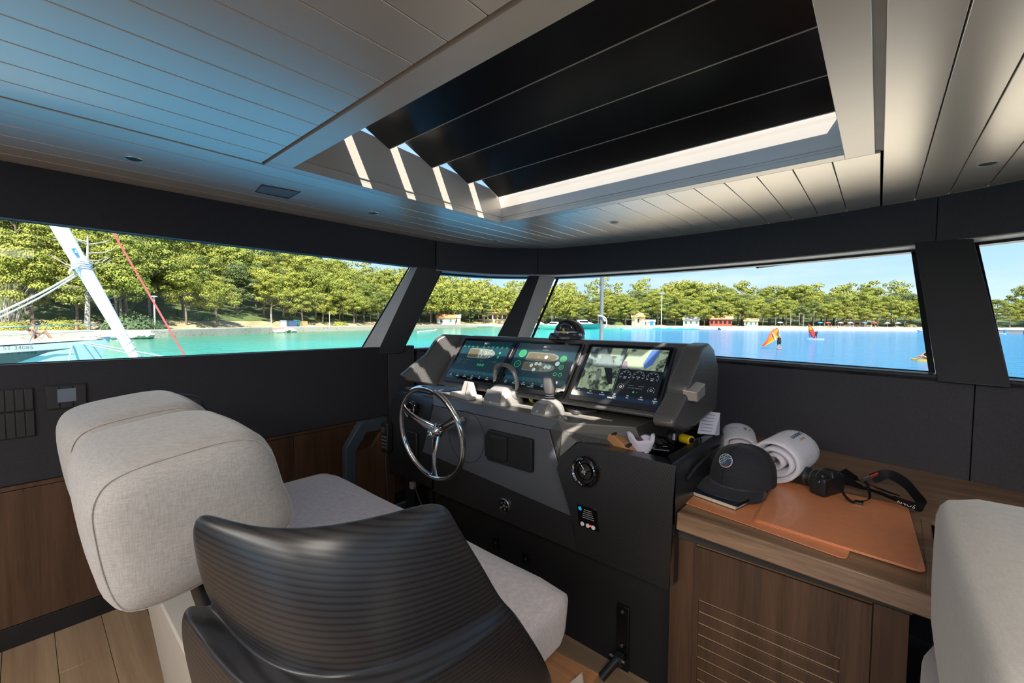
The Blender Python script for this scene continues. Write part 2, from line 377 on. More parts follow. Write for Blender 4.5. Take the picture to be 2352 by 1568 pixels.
# walnut lockers under it
lk = thing('side_locker', 'low walnut locker running along the port wall under the window', 'cabinet', (WX, 0, 0))
build('carcass', MB().box((WX - .08, YA, .10), (WX - .004, 2.1, .69)), m_gap, lk)
build('rail', MB().box((WX - .02, YA, .676), (WX + .006, 2.0, .694)), m_walnut, lk, bev=.001)
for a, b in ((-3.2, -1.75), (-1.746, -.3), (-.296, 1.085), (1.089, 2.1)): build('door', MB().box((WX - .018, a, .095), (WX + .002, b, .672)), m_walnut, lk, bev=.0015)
bb = struct('baseboard_left', MB().box((WX - .03, YA, 0), (WX + .004, 2.1, .092)), m_base, label='black baseboard under the port locker', bev=.002)

# ---------------- floor, boards across
fl = struct('floor', label='pale oak plank floor'); x = 0; k = 0
build('subfloor', MB().box((-3.0, -4.2, -.06), (2.4, 3.3, -.011)), m_gap, fl)
y = -1.0
while y < 1.6:
    x0 = -3.6 + (k % 3) * .6 - 1.2
    while x0 < .6:
        xa, xb = max(x0, -2.9), min(x0 + 1.8, .7)
        if xb - xa > .05: build('board', MB().box((xa + .0008, y + .0008, -.012), (xb - .0008, y + .1492, 0)), m_floor, fl, bev=.0008, seg=1)
        x0 += 1.8
    y += .15; k += 1
build('board', MB().box((-2.9, -4.1, -.012), (2.3, -1.001, 0)), m_floor, fl); build('board', MB().box((.701, -.999, -.012), (2.3, 3.0, 0)), m_floor, fl)

# ---------------- front wall
wf = struct('wall_front', label='curved charcoal leather front wall with fascia above the windows')
cuts = [-2.738, -2.32, .20, 2.01]
def tops(x0, x1, C=TOP): return [p for p in C if x0 <= p.x <= x1]
i1 = min(range(len(TOP)), key=lambda i: (TOP[i] - Vector((-2.315, 3.02, 0))).length); i0 = min(range(len(TOP)), key=lambda i: (TOP[i] - Vector((WX, 2.22, 0))).length)
i2 = min(range(len(TOP)), key=lambda i: (TOP[i] - Vector((.203, 3.072, 0))).length)
for a, b in ((i0, i1), (i1, i2), (i2, len(TOP) - 1)):
    C = TOP[a:b + 1]; C = [C[0] + (C[1] - C[0]).normalized() * .002] + C[1:-1] + [C[-1] + (C[-2] - C[-1]).normalized() * .002]
    build('fascia', shell(C, 1.812, H, .035), m_wall, wf, smooth='x')
j0 = min(range(len(LOW)), key=lambda i: (LOW[i] - Vector((WX, 2.02, 0))).length); j2 = min(range(len(LOW)), key=lambda i: abs(LOW[i].x - .30))
for a, b in ((j0, j2), (j2, len(LOW) - 1)):
    C = LOW[a:b + 1]; C = [C[0] + (C[1] - C[0]).normalized() * .002] + C[1:-1] + [C[-1] + (C[-2] - C[-1]).normalized() * .002]
    build('panel', shell(C, .70, 1.175, .05), m_wall, wf, smooth='x', bev=.005)
build('lower_panel', shell(LOW[j0:], 0, .70, .05), m_wall, wf); build('backing', shell(offset(LOW[j2 - 3:j2 + 4], .03), .70, 1.16, .01), m_seam, wf); build('backing', shell(offset(TOP[i2 - 2:i2 + 3], .036), 1.82, H, .008), m_seam, wf); build('backing', shell(offset(TOP[i1 - 2:i1 + 3], .036), 1.82, H, .008), m_seam, wf)
sill = MB(); O = offset(LOW, .13); sill.grid([zed(LOW, 1.165), zed(offset(LOW, .012), 1.178), zed(O, 1.178), zed(O, 1.15), zed(LOW, 1.15)], closed_v=True)
build('sill', sill, m_black, wf)
sof = MB(); T2 = TOP[i0:]; O = offset(TOP, .13)[i0:]; sof.grid([zed(T2, 1.815), zed(T2, 1.806), zed(O, 1.800), zed(O, 1.83)], closed_v=True)
build('soffit', sof, m_reveal, wf)
hd = MB(); O1 = offset(TOP, .10)[i0:]; O2 = offset(TOP, .15)[i0:]; hd.grid([zed(O1, 1.803), zed(O1, 1.788), zed(O2, 1.785), zed(O2, 1.81)], closed_v=True)
build('head_frame', hd, m_black, wf)
# posts, raked outwards at the top
def post(n, lab, bot, top, bd, td, reveal):
    zb, zt = 1.19, 1.81
    B = [Vector((*bot[0], zb)), Vector((*bot[1], zb)), Vector((*bot[1], zb)) + Vector((*bd, 0)), Vector((*bot[0], zb)) + Vector((*bd, 0))]
    T = [Vector((*top[0], zt)), Vector((*top[1], zt)), Vector((*top[1], zt)) + Vector((*td, 0)), Vector((*top[0], zt)) + Vector((*td, 0))]
    B2 = [b + (b - t) * .06 for b, t in zip(B, T)]; T2 = [t + (t - b) * .05 for b, t in zip(B, T)]
    b = MB(); b.hexa(B2, T2); b.m[{'right': 3, 'left': 5}.get(reveal, 3)] = 1 if reveal else 0
    return struct('trim_%d' % n, b, [m_post, m_reveal], lab, bev=.005)
post(1, 'raked charcoal post between the port window and the corner window', ((WX, 1.69), (WX + .02, 1.90)), ((WX, 2.03), (WX, 2.29)), (-.10, -.08), (-.10, 0), 'left')
post(2, 'raked charcoal post between the corner window and the front window', ((-2.42, 2.54), (-2.26, 2.64)), ((-2.41, 3.01), (-2.33, 3.07)), (.03, .13), (.08, .14), 'right')
post(3, 'broad raked charcoal post at the starboard end of the front window', ((.19, 2.565), (.39, 2.515)), ((.126, 3.085), (.33, 3.03)), (.01, .12), (.01, .12), None)

def window(n, bots, tops_, lab, fw=.022):
    "ruled pane between a lower and an upper line with a black printed border"
    o = struct('window_%d' % n, label=lab)
    k = len(bots); g = MB(); nrm = []
    for i in range(k):
        t = bots[min(i + 1, k - 1)] - bots[max(i - 1, 0)]; up = tops_[i] - bots[i]; nrm.append(t.cross(up).normalized() * .004)
    g.grid([bots, tops_, [p + q for p, q in zip(tops_, nrm)], [p + q for p, q in zip(bots, nrm)]], closed_v=True)
    build('pane', g, m_glass, o)
    f = MB(); up = [(t - b).normalized() for t, b in zip(tops_, bots)]
    def strip(a, b): f.grid([a, b, [p - q * 1.5 for p, q in zip(b, nrm)], [p - q * 1.5 for p, q in zip(a, nrm)]], closed_v=True)
    strip(bots, [b + u * fw for b, u in zip(bots, up)]); strip([t - u * fw * .6 for t, u in zip(tops_, up)], tops_)
    for i, j in ((0, 1), (k - 1, k - 2)):
        d = (bots[j] - bots[i]).normalized(); e = (tops_[j] - tops_[i]).normalized(); q = -nrm[i] * 1.5
        f.hexa([bots[i], bots[i] + d * fw, bots[i] + d * fw + q, bots[i] + q], [tops_[i], tops_[i] + e * fw, tops_[i] + e * fw + q, tops_[i] + q])
    build('border', f, m_black, o)
    return o
def curve_x(C, x0, x1, n):
    out = []
    for i in range(n + 1):
        x = lerp(x0, x1, i / n)
        for a, b in zip(C, C[1:]):
            if a.x <= x <= b.x and b.x - a.x > 1e-7: out.append(Vector((x, lerp(a.y, b.y, (x - a.x) / (b.x - a.x)), 0))); break
    return out
LO, TO = offset(LOW, .115), offset(TOP, .125)
window(1, [Vector((WX - .10, lerp(-4, 1.62, i / 4), 1.195)) for i in range(5)], [Vector((WX - .10, lerp(-4, 2.04, i / 4), 1.825)) for i in range(5)], 'long port side window with pine shore and moored yacht outside', .012)
b_ = [Vector((WX - .10, 1.84, 0)), Vector((WX - .10, 2.02, 0))] + curve_x(LO, -2.80, -2.36, 4)
t_ = [Vector((WX - .10, 2.30, 0)), Vector((WX - .07, 2.42, 0))] + curve_x(TO, -2.78, -2.36, 4)
window(2, zed(b_, 1.165), zed(t_, 1.802), 'narrow corner window between two raked posts', .012)
window(3, zed(curve_x(LO, -2.24, .20, 14), 1.165), zed(curve_x(TO, -2.25, .138, 14), 1.802), 'wide raked front window over the helm display pod')
window(4, zed(curve_x(LO, .39, 1.95, 8), 1.165), zed(curve_x(TO, .34, 1.95, 8), 1.802), 'front window starboard of the broad post')

# starboard side and aft end (only light and reflections reach the picture)
wr = struct('wall_right', label='starboard wall with a long window')
build('panel', MB().box((2.0, -4.0, 0), (2.06, 1.6, 1.15)), m_wall, wr); build('fascia', MB().box((2.0, -4.0, 1.815), (2.06, 1.6, H)), m_wall, wr)
window(5, [Vector((2.05, 1.5, 1.15)), Vector((2.05, -3.9, 1.15))], [Vector((2.05, 1.5, 1.815)), Vector((2.05, -3.9, 1.815))], 'long starboard side window')
wb = struct('wall_back', label='aft bulkhead beside the open cockpit doors')
build('panel', MB().box((-2.9, -4.06, 0), (-1.9, -4.0, H)), m_wall, wb); build('panel', MB().box((1.3, -4.06, 0), (2.06, -4.0, H)), m_wall, wb)
# ================================================================== OUTSIDE
ZW = -2.0                                      # sea level
def mat_sea():
    m, nt, b = mat('turquoise_sea')
    t = N(nt, 'ShaderNodeTexCoord'); s = N(nt, 'ShaderNodeSeparateXYZ'); nt.links.new(t.outputs['Object'], s.inputs[0])
    # colour of the water itself: shallow green over sand to port, deeper blue ahead
    a = N(nt, 'ShaderNodeMath', operation='MULTIPLY_ADD', i_1=.010, i_2=1.02); nt.links.new(s.outputs[0], a.inputs[0])
    a2 = N(nt, 'ShaderNodeMath', operation='MULTIPLY_ADD', i_1=.0032); nt.links.new(s.outputs[1], a2.inputs[0]); nt.links.new(a.outputs[0], a2.inputs[2])
    n = N(nt, 'ShaderNodeTexNoise', i_Scale=.05, i_Detail=4.0); nt.links.new(t.outputs['Object'], n.inputs[0])
    a3 = N(nt, 'ShaderNodeMath', operation='MULTIPLY_ADD', i_1=.45); nt.links.new(n.outputs[0], a3.inputs[0]); nt.links.new(a2.outputs[0], a3.inputs[2])
    rp = ramp(nt, [(.22, (.05, .19, .10)), (.50, (.03, .26, .19)), (.74, (.013, .36, .31)), (.88, (.015, .28, .35)), (1.0, (.015, .17, .34))])
    sc = N(nt, 'ShaderNodeMath', operation='MULTIPLY', i_1=.85); nt.links.new(a3.outputs[0], sc.inputs[0]); nt.links.new(sc.outputs[0], rp.inputs[0])
    nt.links.new(rp.outputs[0], b.inputs['Base Color']); b.inputs['Roughness'].default_value = .12; b.inputs['IOR'].default_value = 1.33
    w1 = N(nt, 'ShaderNodeTexNoise', i_Scale=1.0, i_Detail=3.0, i_Roughness=.6); nt.links.new(objco(nt, (1.6, 2.6, 1), (0, 0, .5)), w1.inputs[0])
    w2 = N(nt, 'ShaderNodeTexNoise', i_Scale=1.0, i_Detail=3.0, i_Roughness=.6); nt.links.new(objco(nt, (.35, .7, 1), (0, 0, .3)), w2.inputs[0])
    ad = N(nt, 'ShaderNodeMath', operation='MULTIPLY_ADD', i_1=2.5); nt.links.new(w2.outputs[0], ad.inputs[0]); nt.links.new(w1.outputs[0], ad.inputs[2])
    bp = N(nt, 'ShaderNodeBump', i_Strength=1.0, i_Distance=.30); nt.links.new(ad.outputs[0], bp.inputs['Height']); nt.links.new(bp.outputs[0], b.inputs['Normal'])
    return m
m_sea = mat_sea()
sea = struct('sea', MB().add([(-900, -900, ZW), (900, -900, ZW), (900, 1500, ZW), (-900, 1500, ZW)], [(0, 1, 2, 3)]), m_sea, 'rippled turquoise bay')

SH = catmull([(-101, -60), (-101, -15), (-100, 5), (-99, 15), (-110, 30), (-122, 47), (-134, 80), (-150, 120), (-165, 160), (-158, 195), (-125, 200), (-100, 196), (-80, 198), (-55, 206), (-20, 235), (12, 258), (50, 275), (110, 290), (190, 300)], 5)
SH = [Vector((p.x, p.y, 0)) for p in SH]
def shore_nrm(i):
    t = (SH[min(i + 1, len(SH) - 1)] - SH[max(i - 1, 0)]).normalized(); return Vector((-t.y, t.x, 0))
def hill(s, d):
    "ground height above the sea, d metres inland at shore index s"
    f = s / (len(SH) - 1); st = lerp(.36, .24, min(1, max(0, (f - .20) / .25))) if f < .47 else lerp(.24, .085, min(1, (f - .47) / .13))
    return 1.35 + max(0, d - 9) * st * (1 if d < 70 else 1) - max(0, d - 80) * st * .6
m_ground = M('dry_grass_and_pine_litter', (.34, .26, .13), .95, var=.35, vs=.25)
m_forestfloor = M('dark_green_undergrowth', (.075, .10, .022), .95, var=.4, vs=.3)  # dark green so gaps between the trees read as foliage
rows = []; DD = [0, 1, 4, 9, 14, 22, 35, 55, 80, 110, 150]
for d in DD: rows.append([SH[i] + shore_nrm(i) * d + Vector((0, 0, ZW + (hill(i, d) if d else 1.3))) for i in range(len(SH))])
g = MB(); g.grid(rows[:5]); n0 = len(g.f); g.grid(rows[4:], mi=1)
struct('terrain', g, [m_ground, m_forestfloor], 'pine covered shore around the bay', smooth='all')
def mat_stone():
    m, nt, b = mat('pale_rubble_stone'); co = objco(nt, (1.2, 1.2, 2.2)); v = N(nt, 'ShaderNodeTexVoronoi', i_Scale=1.6, feature='F1'); nt.links.new(co, v.inputs[0])
    rp = ramp(nt, [(0, (.36, .30, .24)), (.5, (.52, .45, .36)), (1, (.24, .20, .16))], v.outputs['Distance']); nt.links.new(rp.outputs[0], b.inputs['Base Color']); b.inputs['Roughness'].default_value = .9
    return m
m_stone = mat_stone(); m_conc = M('pale_concrete', (.56, .49, .40), .85, var=.1, vs=.4)
qw = MB(); q2 = MB()
A = SH; off = [SH[i] - shore_nrm(i) * .3 for i in range(len(SH))]; ins = [SH[i] + shore_nrm(i) * 2.2 for i in range(len(SH))]
qw.grid([zed(off, ZW - .5), zed(off, ZW + 1.25), zed(ins, ZW + 1.25), zed(ins, ZW - .5)], closed_v=True)
q2.grid([zed(off, ZW + 1.25), zed(off, ZW + 1.48), zed(ins, ZW + 1.48), zed(ins, ZW + 1.25)], closed_v=True)
struct('quay_wall', qw, m_stone, 'pale rubble stone quay wall along the shore'); struct('quay_coping', q2, m_conc, 'concrete coping on the quay wall')
# strip of beach ahead
bc = MB(); K = [i for i in range(len(SH)) if SH[i].x > -60]
bc.grid([[SH[i] - shore_nrm(i) * 5 + Vector((0, 0, ZW - .1)) for i in K], [SH[i] - shore_nrm(i) * .2 + Vector((0, 0, ZW + 1.0)) for i in K]])
struct('beach', bc, M('pale_beach_pebbles', (.60, .50, .40), .9, var=.15, vs=.8), 'pale pebble beach in front of the pines')

# ---- pines
m_pine = []
for i, c in enumerate([(.22, .235, .042), (.26, .265, .045), (.17, .20, .045), (.29, .285, .055), (.13, .16, .05)]):
    m_pine.append(M('pine_needles_%s' % 'abcde'[i], c, .75, var=.45, vs=.9, spec=.15))
m_bark = M('grey_pine_bark', (.20, .15, .115), .9, var=.3, vs=2); m_dead = M('bleached_dead_wood', (.42, .37, .32), .9)
def crown_mesh(name, seed, mt, hgt=12.0, spread=5.2, nclump=20, leaves=150, base=.34):
    R = random.Random(seed); b = MB(); cl = []
    for k in range(nclump):
        f = (k + .5) / nclump; z = hgt * lerp(base, .96, f ** .8); rr = spread * (1 - .72 * max(0, (f - .25)) / .75) * R.uniform(.35, 1); a = k * 2.4 + R.uniform(-.4, .4)
        cl.append((Vector((rr * cos(a), rr * sin(a), z)), R.uniform(1.0, 1.75) * spread / 4.6))
    for c, r in cl:
        for j in range(int(leaves * 2.9)):
            u = Vector((R.gauss(0, 1), R.gauss(0, 1), R.gauss(0, 1) * .55 + .12)).normalized(); p = c + Vector((u.x * r, u.y * r, u.z * r * .58)) * R.uniform(.65, 1.06)
            s = R.uniform(.075, .165) * spread / 4.6; n = (u + Vector((R.uniform(-.7, .7), R.uniform(-.7, .7), R.uniform(-.2, .9)))).normalized(); a = n.orthogonal().normalized(); a.rotate(Matrix.Rotation(R.uniform(0, 6.28), 3, n)); d = n.cross(a)
            b.add([p + a * s, p + d * s * .8, p - a * s, p - d * s * .8], [(0, 1, 2, 3)])
    me = bpy.data.meshes.new(name); me.from_pydata(b.v, [], b.f); me.materials.append(mt)
    t = MB(); lean = R.uniform(-.9, .9); top = hgt * .86
    tr = [Vector((lean * (i / 6) ** 2 + R.uniform(-.12, .12), R.uniform(-.15, .15), top * i / 6)) for i in range(7)]; tr[0] = Vector((0, 0, -1.0))
    t.tube(tr, [.27, .24, .21, .18, .14, .10, .05], 6)
    for c, r in cl[::2]:
        z = c.z * R.uniform(.72, .86); k = min(5, int(z / top * 6)); s0 = tr[k].lerp(tr[k + 1], z / top * 6 - k) if k < 6 else tr[-1]; mid = s0.lerp(c, .5) + Vector((0, 0, .25)); t.tube([s0, mid, c], [.08, .05, .02], 4, caps=False)
    tm = bpy.data.meshes.new(name + '_trunk'); tm.from_pydata(t.v, [], t.f); tm.materials.append(m_bark)
    return me, tm
PINES = [crown_mesh('crown', 11, m_pine[0], 12, 4.6, 22, 130, .36), crown_mesh('crown', 12, m_pine[1], 11.5, 5.2, 20, 140, .32), crown_mesh('crown', 13, m_pine[2], 13, 4.4, 24, 120, .40),
         crown_mesh('crown', 14, m_pine[3], 10.5, 4.8, 18, 140, .28), crown_mesh('crown', 15, m_pine[0], 12.5, 5.6, 24, 130, .42), crown_mesh('crown', 16, m_pine[4], 11, 4.6, 20, 140, .3), crown_mesh('crown', 17, m_pine[1], 13.5, 5.0, 24, 130, .38)]
KIND = ['mid green', 'yellow green broad', 'tall dark green', 'low lime green', 'umbrella shaped', 'blue green', 'tall yellow green']
import bisect
def shore_at(u):
    "u in shore index units"
    i = int(min(len(SH) - 2, max(0, u))); f = u - i; return SH[i].lerp(SH[i + 1], f), shore_nrm(i).lerp(shore_nrm(i + 1), f)
RT = random.Random(5); placed = []
def put_tree(u, d, k, sc, where, rz=None):
    p, n = shore_at(u); q = p + n * d
    me, tm = PINES[k]; z = ZW + hill(u, d) - .2
    t = thing('pine_tree', '%s pine %s' % (KIND[k], where), 'tree', (q.x, q.y, z), 'pines %s' % where)
    t.rotation_euler = (0, 0, RT.uniform(0, 6.28)); t.scale = (sc, sc, sc * RT.uniform(.9, 1.1) * (.90 if q.y > 150 else 1))
    for nm, mm_ in (('crown', me), ('trunk', tm)):
        o = bpy.data.objects.new(nm, mm_); COL.objects.link(o); o.parent = t
    placed.append(q); return t
def visible(q):
    d = Vector((q.x, q.y, 0)); c = RM.transposed() @ d; 
    if c.z > -1: return None
    return CX + FPX * c.x / -c.z
u = 0.0
def wname(px):
    for lim, s in ((110, 'at the left edge of the port window'), (230, 'behind the furled white jib'), (330, 'behind the big dark bush'), (480, 'right of the white street lamp'), (600, 'left of the recycling bins'), (720, 'behind the recycling bins'), (840, 'right of the recycling bins'), (960, 'beside the raked port post'), (1075, 'behind the white hut'), (1215, 'behind the orange roofed restaurant'), (1330, 'behind the sea green cruiser'), (1430, 'behind the metal jack staff'), (1485, 'behind the beige stone house'), (1560, 'beside the flood light mast'), (1625, 'left of the red beach bar'), (1695, 'behind the red beach bar'), (1780, 'behind the white pavilion'), (1870, 'behind the three catamarans'), (1930, 'left of the long cafe'), (2010, 'behind the long cafe'), (2150, 'just left of the broad post'), (2270, 'right of the broad post')):
        if px < lim: return s
    return 'at the right edge of the picture'
extra = []
for d0, step, smin in ((12, 4.0, .80), (19, 4.6, .95), (28, 5.5, 1.05), (40, 6.5, 1.15), (56, 8, 1.2), (76, 10, 1.25), (100, 13, 1.3)):
    u = 0.0
    while u < len(SH) - 1.01:
        p, n = shore_at(u); q = p + n * (d0 + RT.uniform(-2.5, 2.5)); px = visible(q); i = int(u); ds = (SH[i + 1] - SH[i]).length
        far = q.length
        stp = step * (1 + max(0, far - 130) / 420) * RT.uniform(.8, 1.25)
        u += stp / ds
        if px is None or px < -70 or px > 2460 or 2135 < px < 2245: continue
        if px < 1230 and p.y > 125 and d0 < 16 and RT.random() < .35: continue
        k = RT.choice([0, 1, 1, 3, 4, 6, 2, 5, 0, 6]); front = d0 < 16 and q.x < -80 and p.y < 90
        if front and RT.random() < .35: continue
        hs = (1.26 if p.y < 75 else 1.22) if q.x < -80 and p.y < 120 else 1.34
        w_ = wname(px); w_ = ('at the water side, ' if d0 < 16 else 'on the slope, ' if d0 < 40 else 'on the hill top, ') + w_
        if len(placed) < 290: put_tree(u, d0 + RT.uniform(-2.5, 2.5), k, smin * RT.uniform(.85, 1.15) * hs, w_)
        else:
            p, n = shore_at(u); d = d0 + RT.uniform(-3, 3); extra.append((p + n * d + Vector((0, 0, ZW + hill(u, d))), smin * RT.uniform(.9, 1.15) * hs))
for d0 in (12, 20, 30, 42, 56, 74, 94):      # the wooded corner of the bay
    u = 28.0
    while u < 64:
        p, n = shore_at(u); q = p + n * (d0 + RT.uniform(-3, 3)); px = visible(q); i = int(u); u += RT.uniform(5.0, 8.0) / (SH[i + 1] - SH[i]).length
        if px is not None and 925 < px < 1320 and p.length > 165: extra.append((Vector((q.x, q.y, ZW + hill(u, d0))), RT.uniform(1.5, 1.95)))
# the woods behind: more trees than could be counted, one canopy
fb = MB(); RF = random.Random(9)
for q, sc in extra:
    for k in range(9):
        f = (k + .5) / 9; a = k * 2.4 + RF.uniform(-.5, .5); rr = 4.6 * sc * (1 - .7 * f) * RF.uniform(.4, 1); c = q + Vector((rr * cos(a), rr * sin(a), 12 * sc * lerp(.35, .95, f))); r = RF.uniform(1.2, 1.9) * sc
        for j in range(110):
            u_ = Vector((RF.gauss(0, 1), RF.gauss(0, 1), RF.gauss(0, 1) * .55 + .15)).normalized(); p_ = c + Vector((u_.x * r, u_.y * r, u_.z * r * .6)); s_ = RF.uniform(.16, .30) * sc; nn = (u_ + Vector((RF.uniform(-.6, .6), RF.uniform(-.6, .6), RF.uniform(-.2, .8)))).normalized(); a_ = nn.orthogonal().normalized(); d_ = nn.cross(a_); fb.add([p_ + a_ * s_, p_ + d_ * s_ * .8, p_ - a_ * s_, p_ - d_ * s_ * .8], [(0, 1, 2, 3)], k % 3)
me = bpy.data.meshes.new('forest'); me.from_pydata(fb.v, [], fb.f); me.polygons.foreach_set('material_index', fb.m)
for i in (0, 1, 3): me.materials.append(m_pine[i])
o = bpy.data.objects.new('forest', me); COL.objects.link(o); tag(o, 'dense pine woods covering the slopes behind the first trees', 'forest', kind='stuff'); print('EXTRA', len(extra))
print('TREES', len(placed))
# ================================================================== HELM CONSOLE
m_carb = carbon('dark_carbon_twill', (.016, .016, .017), (.027, .027, .029), (1, 0, .75), .0095, .36, bmp=.14)
m_carbl = carbon('satin_carbon_twill', (.046, .044, .042), (.088, .083, .079), (1, .55, .75), .0085, .36, bmp=.14)
m_carbs = carbon('seat_carbon_twill', (.012, .012, .013), (.024, .024, .028), (.05, .30, 1), .0088, .33, bmp=.06)
m_sat = M('satin_graphite_panel', (.085, .091, .106), .38, var=.05, vs=3)
m_dash = M('satin_bronze_grey_dash', (.16, .15, .135), .33, var=.04, vs=4)
m_blk = M('matt_black', (.010, .010, .011), .55); m_blkg = M('gloss_black', (.006, .006, .007), .12)
m_satb = M('satin_black_moulding', (.018, .019, .022), .30, var=.05)
m_chrome = M('polished_chrome', (.80, .80, .80), .06, metal=1, var=.02)
m_silver = M('satin_silver_plastic', (.36, .345, .33), .32, metal=.35, var=.04)
m_greyp = M('mid_grey_plastic', (.13, .125, .125), .5); m_dgrey = M('dark_grey_rubber', (.045, .045, .048), .6)
m_steel = M('brushed_steel', (.5, .5, .52), .3, metal=1)
m_lightp = M('pale_grey_plastic', (.44, .41, .37), .5)
m_wht = M('white_print', (.75, .75, .75), .5); m_letter = M('silver_print', (.5, .5, .5), .4)

hc = thing('helm_console', 'graphite and carbon helm console with sloping panel and open tray', 'helm console', (-1.4, 1.6, 0))
# base and skirt
build('base', MB().box((-2.20, 1.545, 0), (-.535, 2.3, .50)), m_blk, hc, bev=.004)
b = MB(); pr = [(1.50, .43), (1.52, .42), (1.80, .44), (1.80, .93), (1.50, .93)]
b.prism([Vector((-1.90, y, z)) for y, z in pr], (.97, 0, 0)); build('skirt', b, m_carb, hc, bev=.003)
# port block with bevelled shoulder
b = MB(); pr = [(1.50, .44), (1.50, .835), (1.555, .952), (1.60, .962), (2.1, .962), (2.1, .44)]
b.prism([Vector((-2.33, y, z)) for y, z in pr], (.455, 0, 0)); build('port_block', b, m_satb, hc, bev=.006)
b = MB(); b.box((-2.25, 1.62, .962), (-1.93, 1.78, .966)); b.box((-2.25, 1.60, .966), (-1.90, 1.615, .975)); build('groove_trim', b, m_sat, hc, bev=.002)
# centre panel and the lip above it
b = MB(); q = [(-1.863, .925), (-1.075, .925), (-.944, .578), (-1.965, .645)]
b.prism([Vector((x, 1.500, z)) for x, z in q], (0, -.012, 0)); build('centre_panel', b, m_sat, hc, bev=.002)
b = MB(); b.hexa([(-1.863, 1.486, .929), (-1.062, 1.486, .929), (-1.062, 1.56, .929), (-1.863, 1.56, .929)], [(-1.93, 1.535, .970), (-1.035, 1.510, .970), (-1.03, 1.60, .970), (-1.93, 1.60, .970)]); build('lip', b, m_sat, hc, bev=.002)
b = MB(); b.prism([Vector((x, y, .955)) for x, y in ((-1.95, 1.55), (-1.036, 1.512), (-.99, 1.50), (-.735, 1.62), (-.72, 2.1), (-1.95, 2.1))], (0, 0, .016)); build('dash_top', b, m_dash, hc, bev=.003)
b = MB(); b.box((-1.66, 1.655, .971), (-.86, 1.672, .973)); build('dash_strip', b, m_alu, hc)
# carbon facets stepping down to the starboard block
b = MB(); b.add([(-1.036, 1.506, .970), (-.735, 1.622, .970), (-.70, 1.58, .945), (-.99, 1.468, .940)], [(0, 1, 2, 3)]); build('facet', b, m_dash, hc)
b = MB()
b.add([(-.99, 1.468, .940), (-.70, 1.58, .945), (-.72, 2.1, .945), (-.64, 2.1, .905), (-.64, 1.60, .905), (-.90, 1.455, .905), (-.735, 1.622, .970), (-.72, 2.1, .970)], [(0, 1, 4, 5), (1, 2, 3, 4), (1, 6, 7, 2)])
build('facet', b, m_carbl, hc)
b = MB(); b.add([(-1.062, 1.484, .932), (-1.036, 1.506, .970), (-.99, 1.468, .940), (-.99, 1.470, .84), (-.944, 1.484, .578), (-.935, 1.47, .56), (-.985, 1.44, .842)], [(0, 1, 2, 3), (0, 3, 4), (3, 5, 4)]); build('facet', b, m_carbl, hc)
b = MB(); b.add([(-.99, 1.470, .942), (-.90, 1.442, .918), (-.985, 1.445, .838), (-.90, 1.50, .905)], [(0, 2, 1), (0, 1, 3)]); build('facet', b, m_dash, hc)
# starboard block
b = MB()
F = [(-.985, 1.440, .838), (-.895, 1.440, .916), (-.500, 1.425, .916), (-.500, 1.405, .81), (-.985, 1.425, .79), (-.93, 1.470, .56), (-.540, 1.50, .43), (-.93, 1.50, .43)]
b.add(F, [(0, 4, 3, 2, 1), (4, 5, 7, 6, 3)])
B2 = [Vector((p[0], 1.56, p[2])) for p in F]; b.add([F[0], F[1], F[2], B2[0], B2[1], B2[2], F[4], F[5], F[7], B2[6 - 2], B2[5], B2[7]], [(0, 1, 4, 3), (6, 0, 3), ])
build('starboard_block', b, m_carb, hc, smooth='x', angle=25)
b = MB(); b.box((-.93, 1.50, .43), (-.535, 2.1, .895)); build('block_core', b, m_blk, hc)
# side cheek with rounded rear corner and the raised rim of the tray
out = [(-.500, 1.425)] + [(-.500, 1.95)] + [(-.500 - .09 * (1 - cos(radians(a))), 1.99 + .10 * sin(radians(a))) for a in (15, 35, 55, 75, 90)] + [(-.90, 2.10)]
inn = [(-.560, 1.50)] + [(-.545, 1.93)] + [(-.545 - .06 * (1 - cos(radians(a))), 1.97 + .07 * sin(radians(a))) for a in (15, 35, 55, 75, 90)] + [(-.88, 2.045)]
b = MB(); b.grid([[Vector((x, y, .50)) for x, y in out], [Vector((x, y, .905)) for x, y in out], [Vector((x - .012, y - .004, .922)) for x, y in out], [Vector((x, y, .918)) for x, y in inn], [Vector((x, y, .893)) for x, y in inn]])
b.add([(-.895, 1.440, .916), (-.500, 1.425, .916), (-.560, 1.50, .912), (-.86, 1.515, .910)], [(0, 1, 2, 3)])
b.add([(-.560, 1.50, .912), (-.86, 1.515, .910), (-.86, 1.53, .893), (-.565, 1.52, .893)], [(0, 3, 2, 1)][:1])
build('tray_rim', b, m_satb, hc, smooth='x', angle=50)
build('tray_floor', MB().box((-.93, 1.50, .885), (-.53, 2.08, .895)), m_satb, hc)
b = MB(); b.tube([(-.494, 1.52, .845), (-.488, 1.60, .872), (-.488, 1.86, .880), (-.496, 1.93, .872)], .006, 8); build('grab_rail', b, m_satb, hc, smooth=True)
# niche with plugs at the port foot
build('niche_frame', MB().box((-2.20, 1.535, .02), (-2.10, 1.548, .44)), m_satb, hc)
nb = build('niche_panel', MB().box((-2.10, 1.530, .02), (-1.93, 1.546, .42)), m_blkg, hc)
b = MB(); b.tube(catmull([(-2.09, 1.52, .40), (-2.03, 1.50, .37), (-1.98, 1.51, .25), (-1.965, 1.52, .05)], 6), .004, 6); build('cable', b, m_dgrey, nb, smooth=True)
build('plug', MB().box((-2.115, 1.50, .385), (-2.085, 1.53, .425)), m_alu, nb, bev=.003)

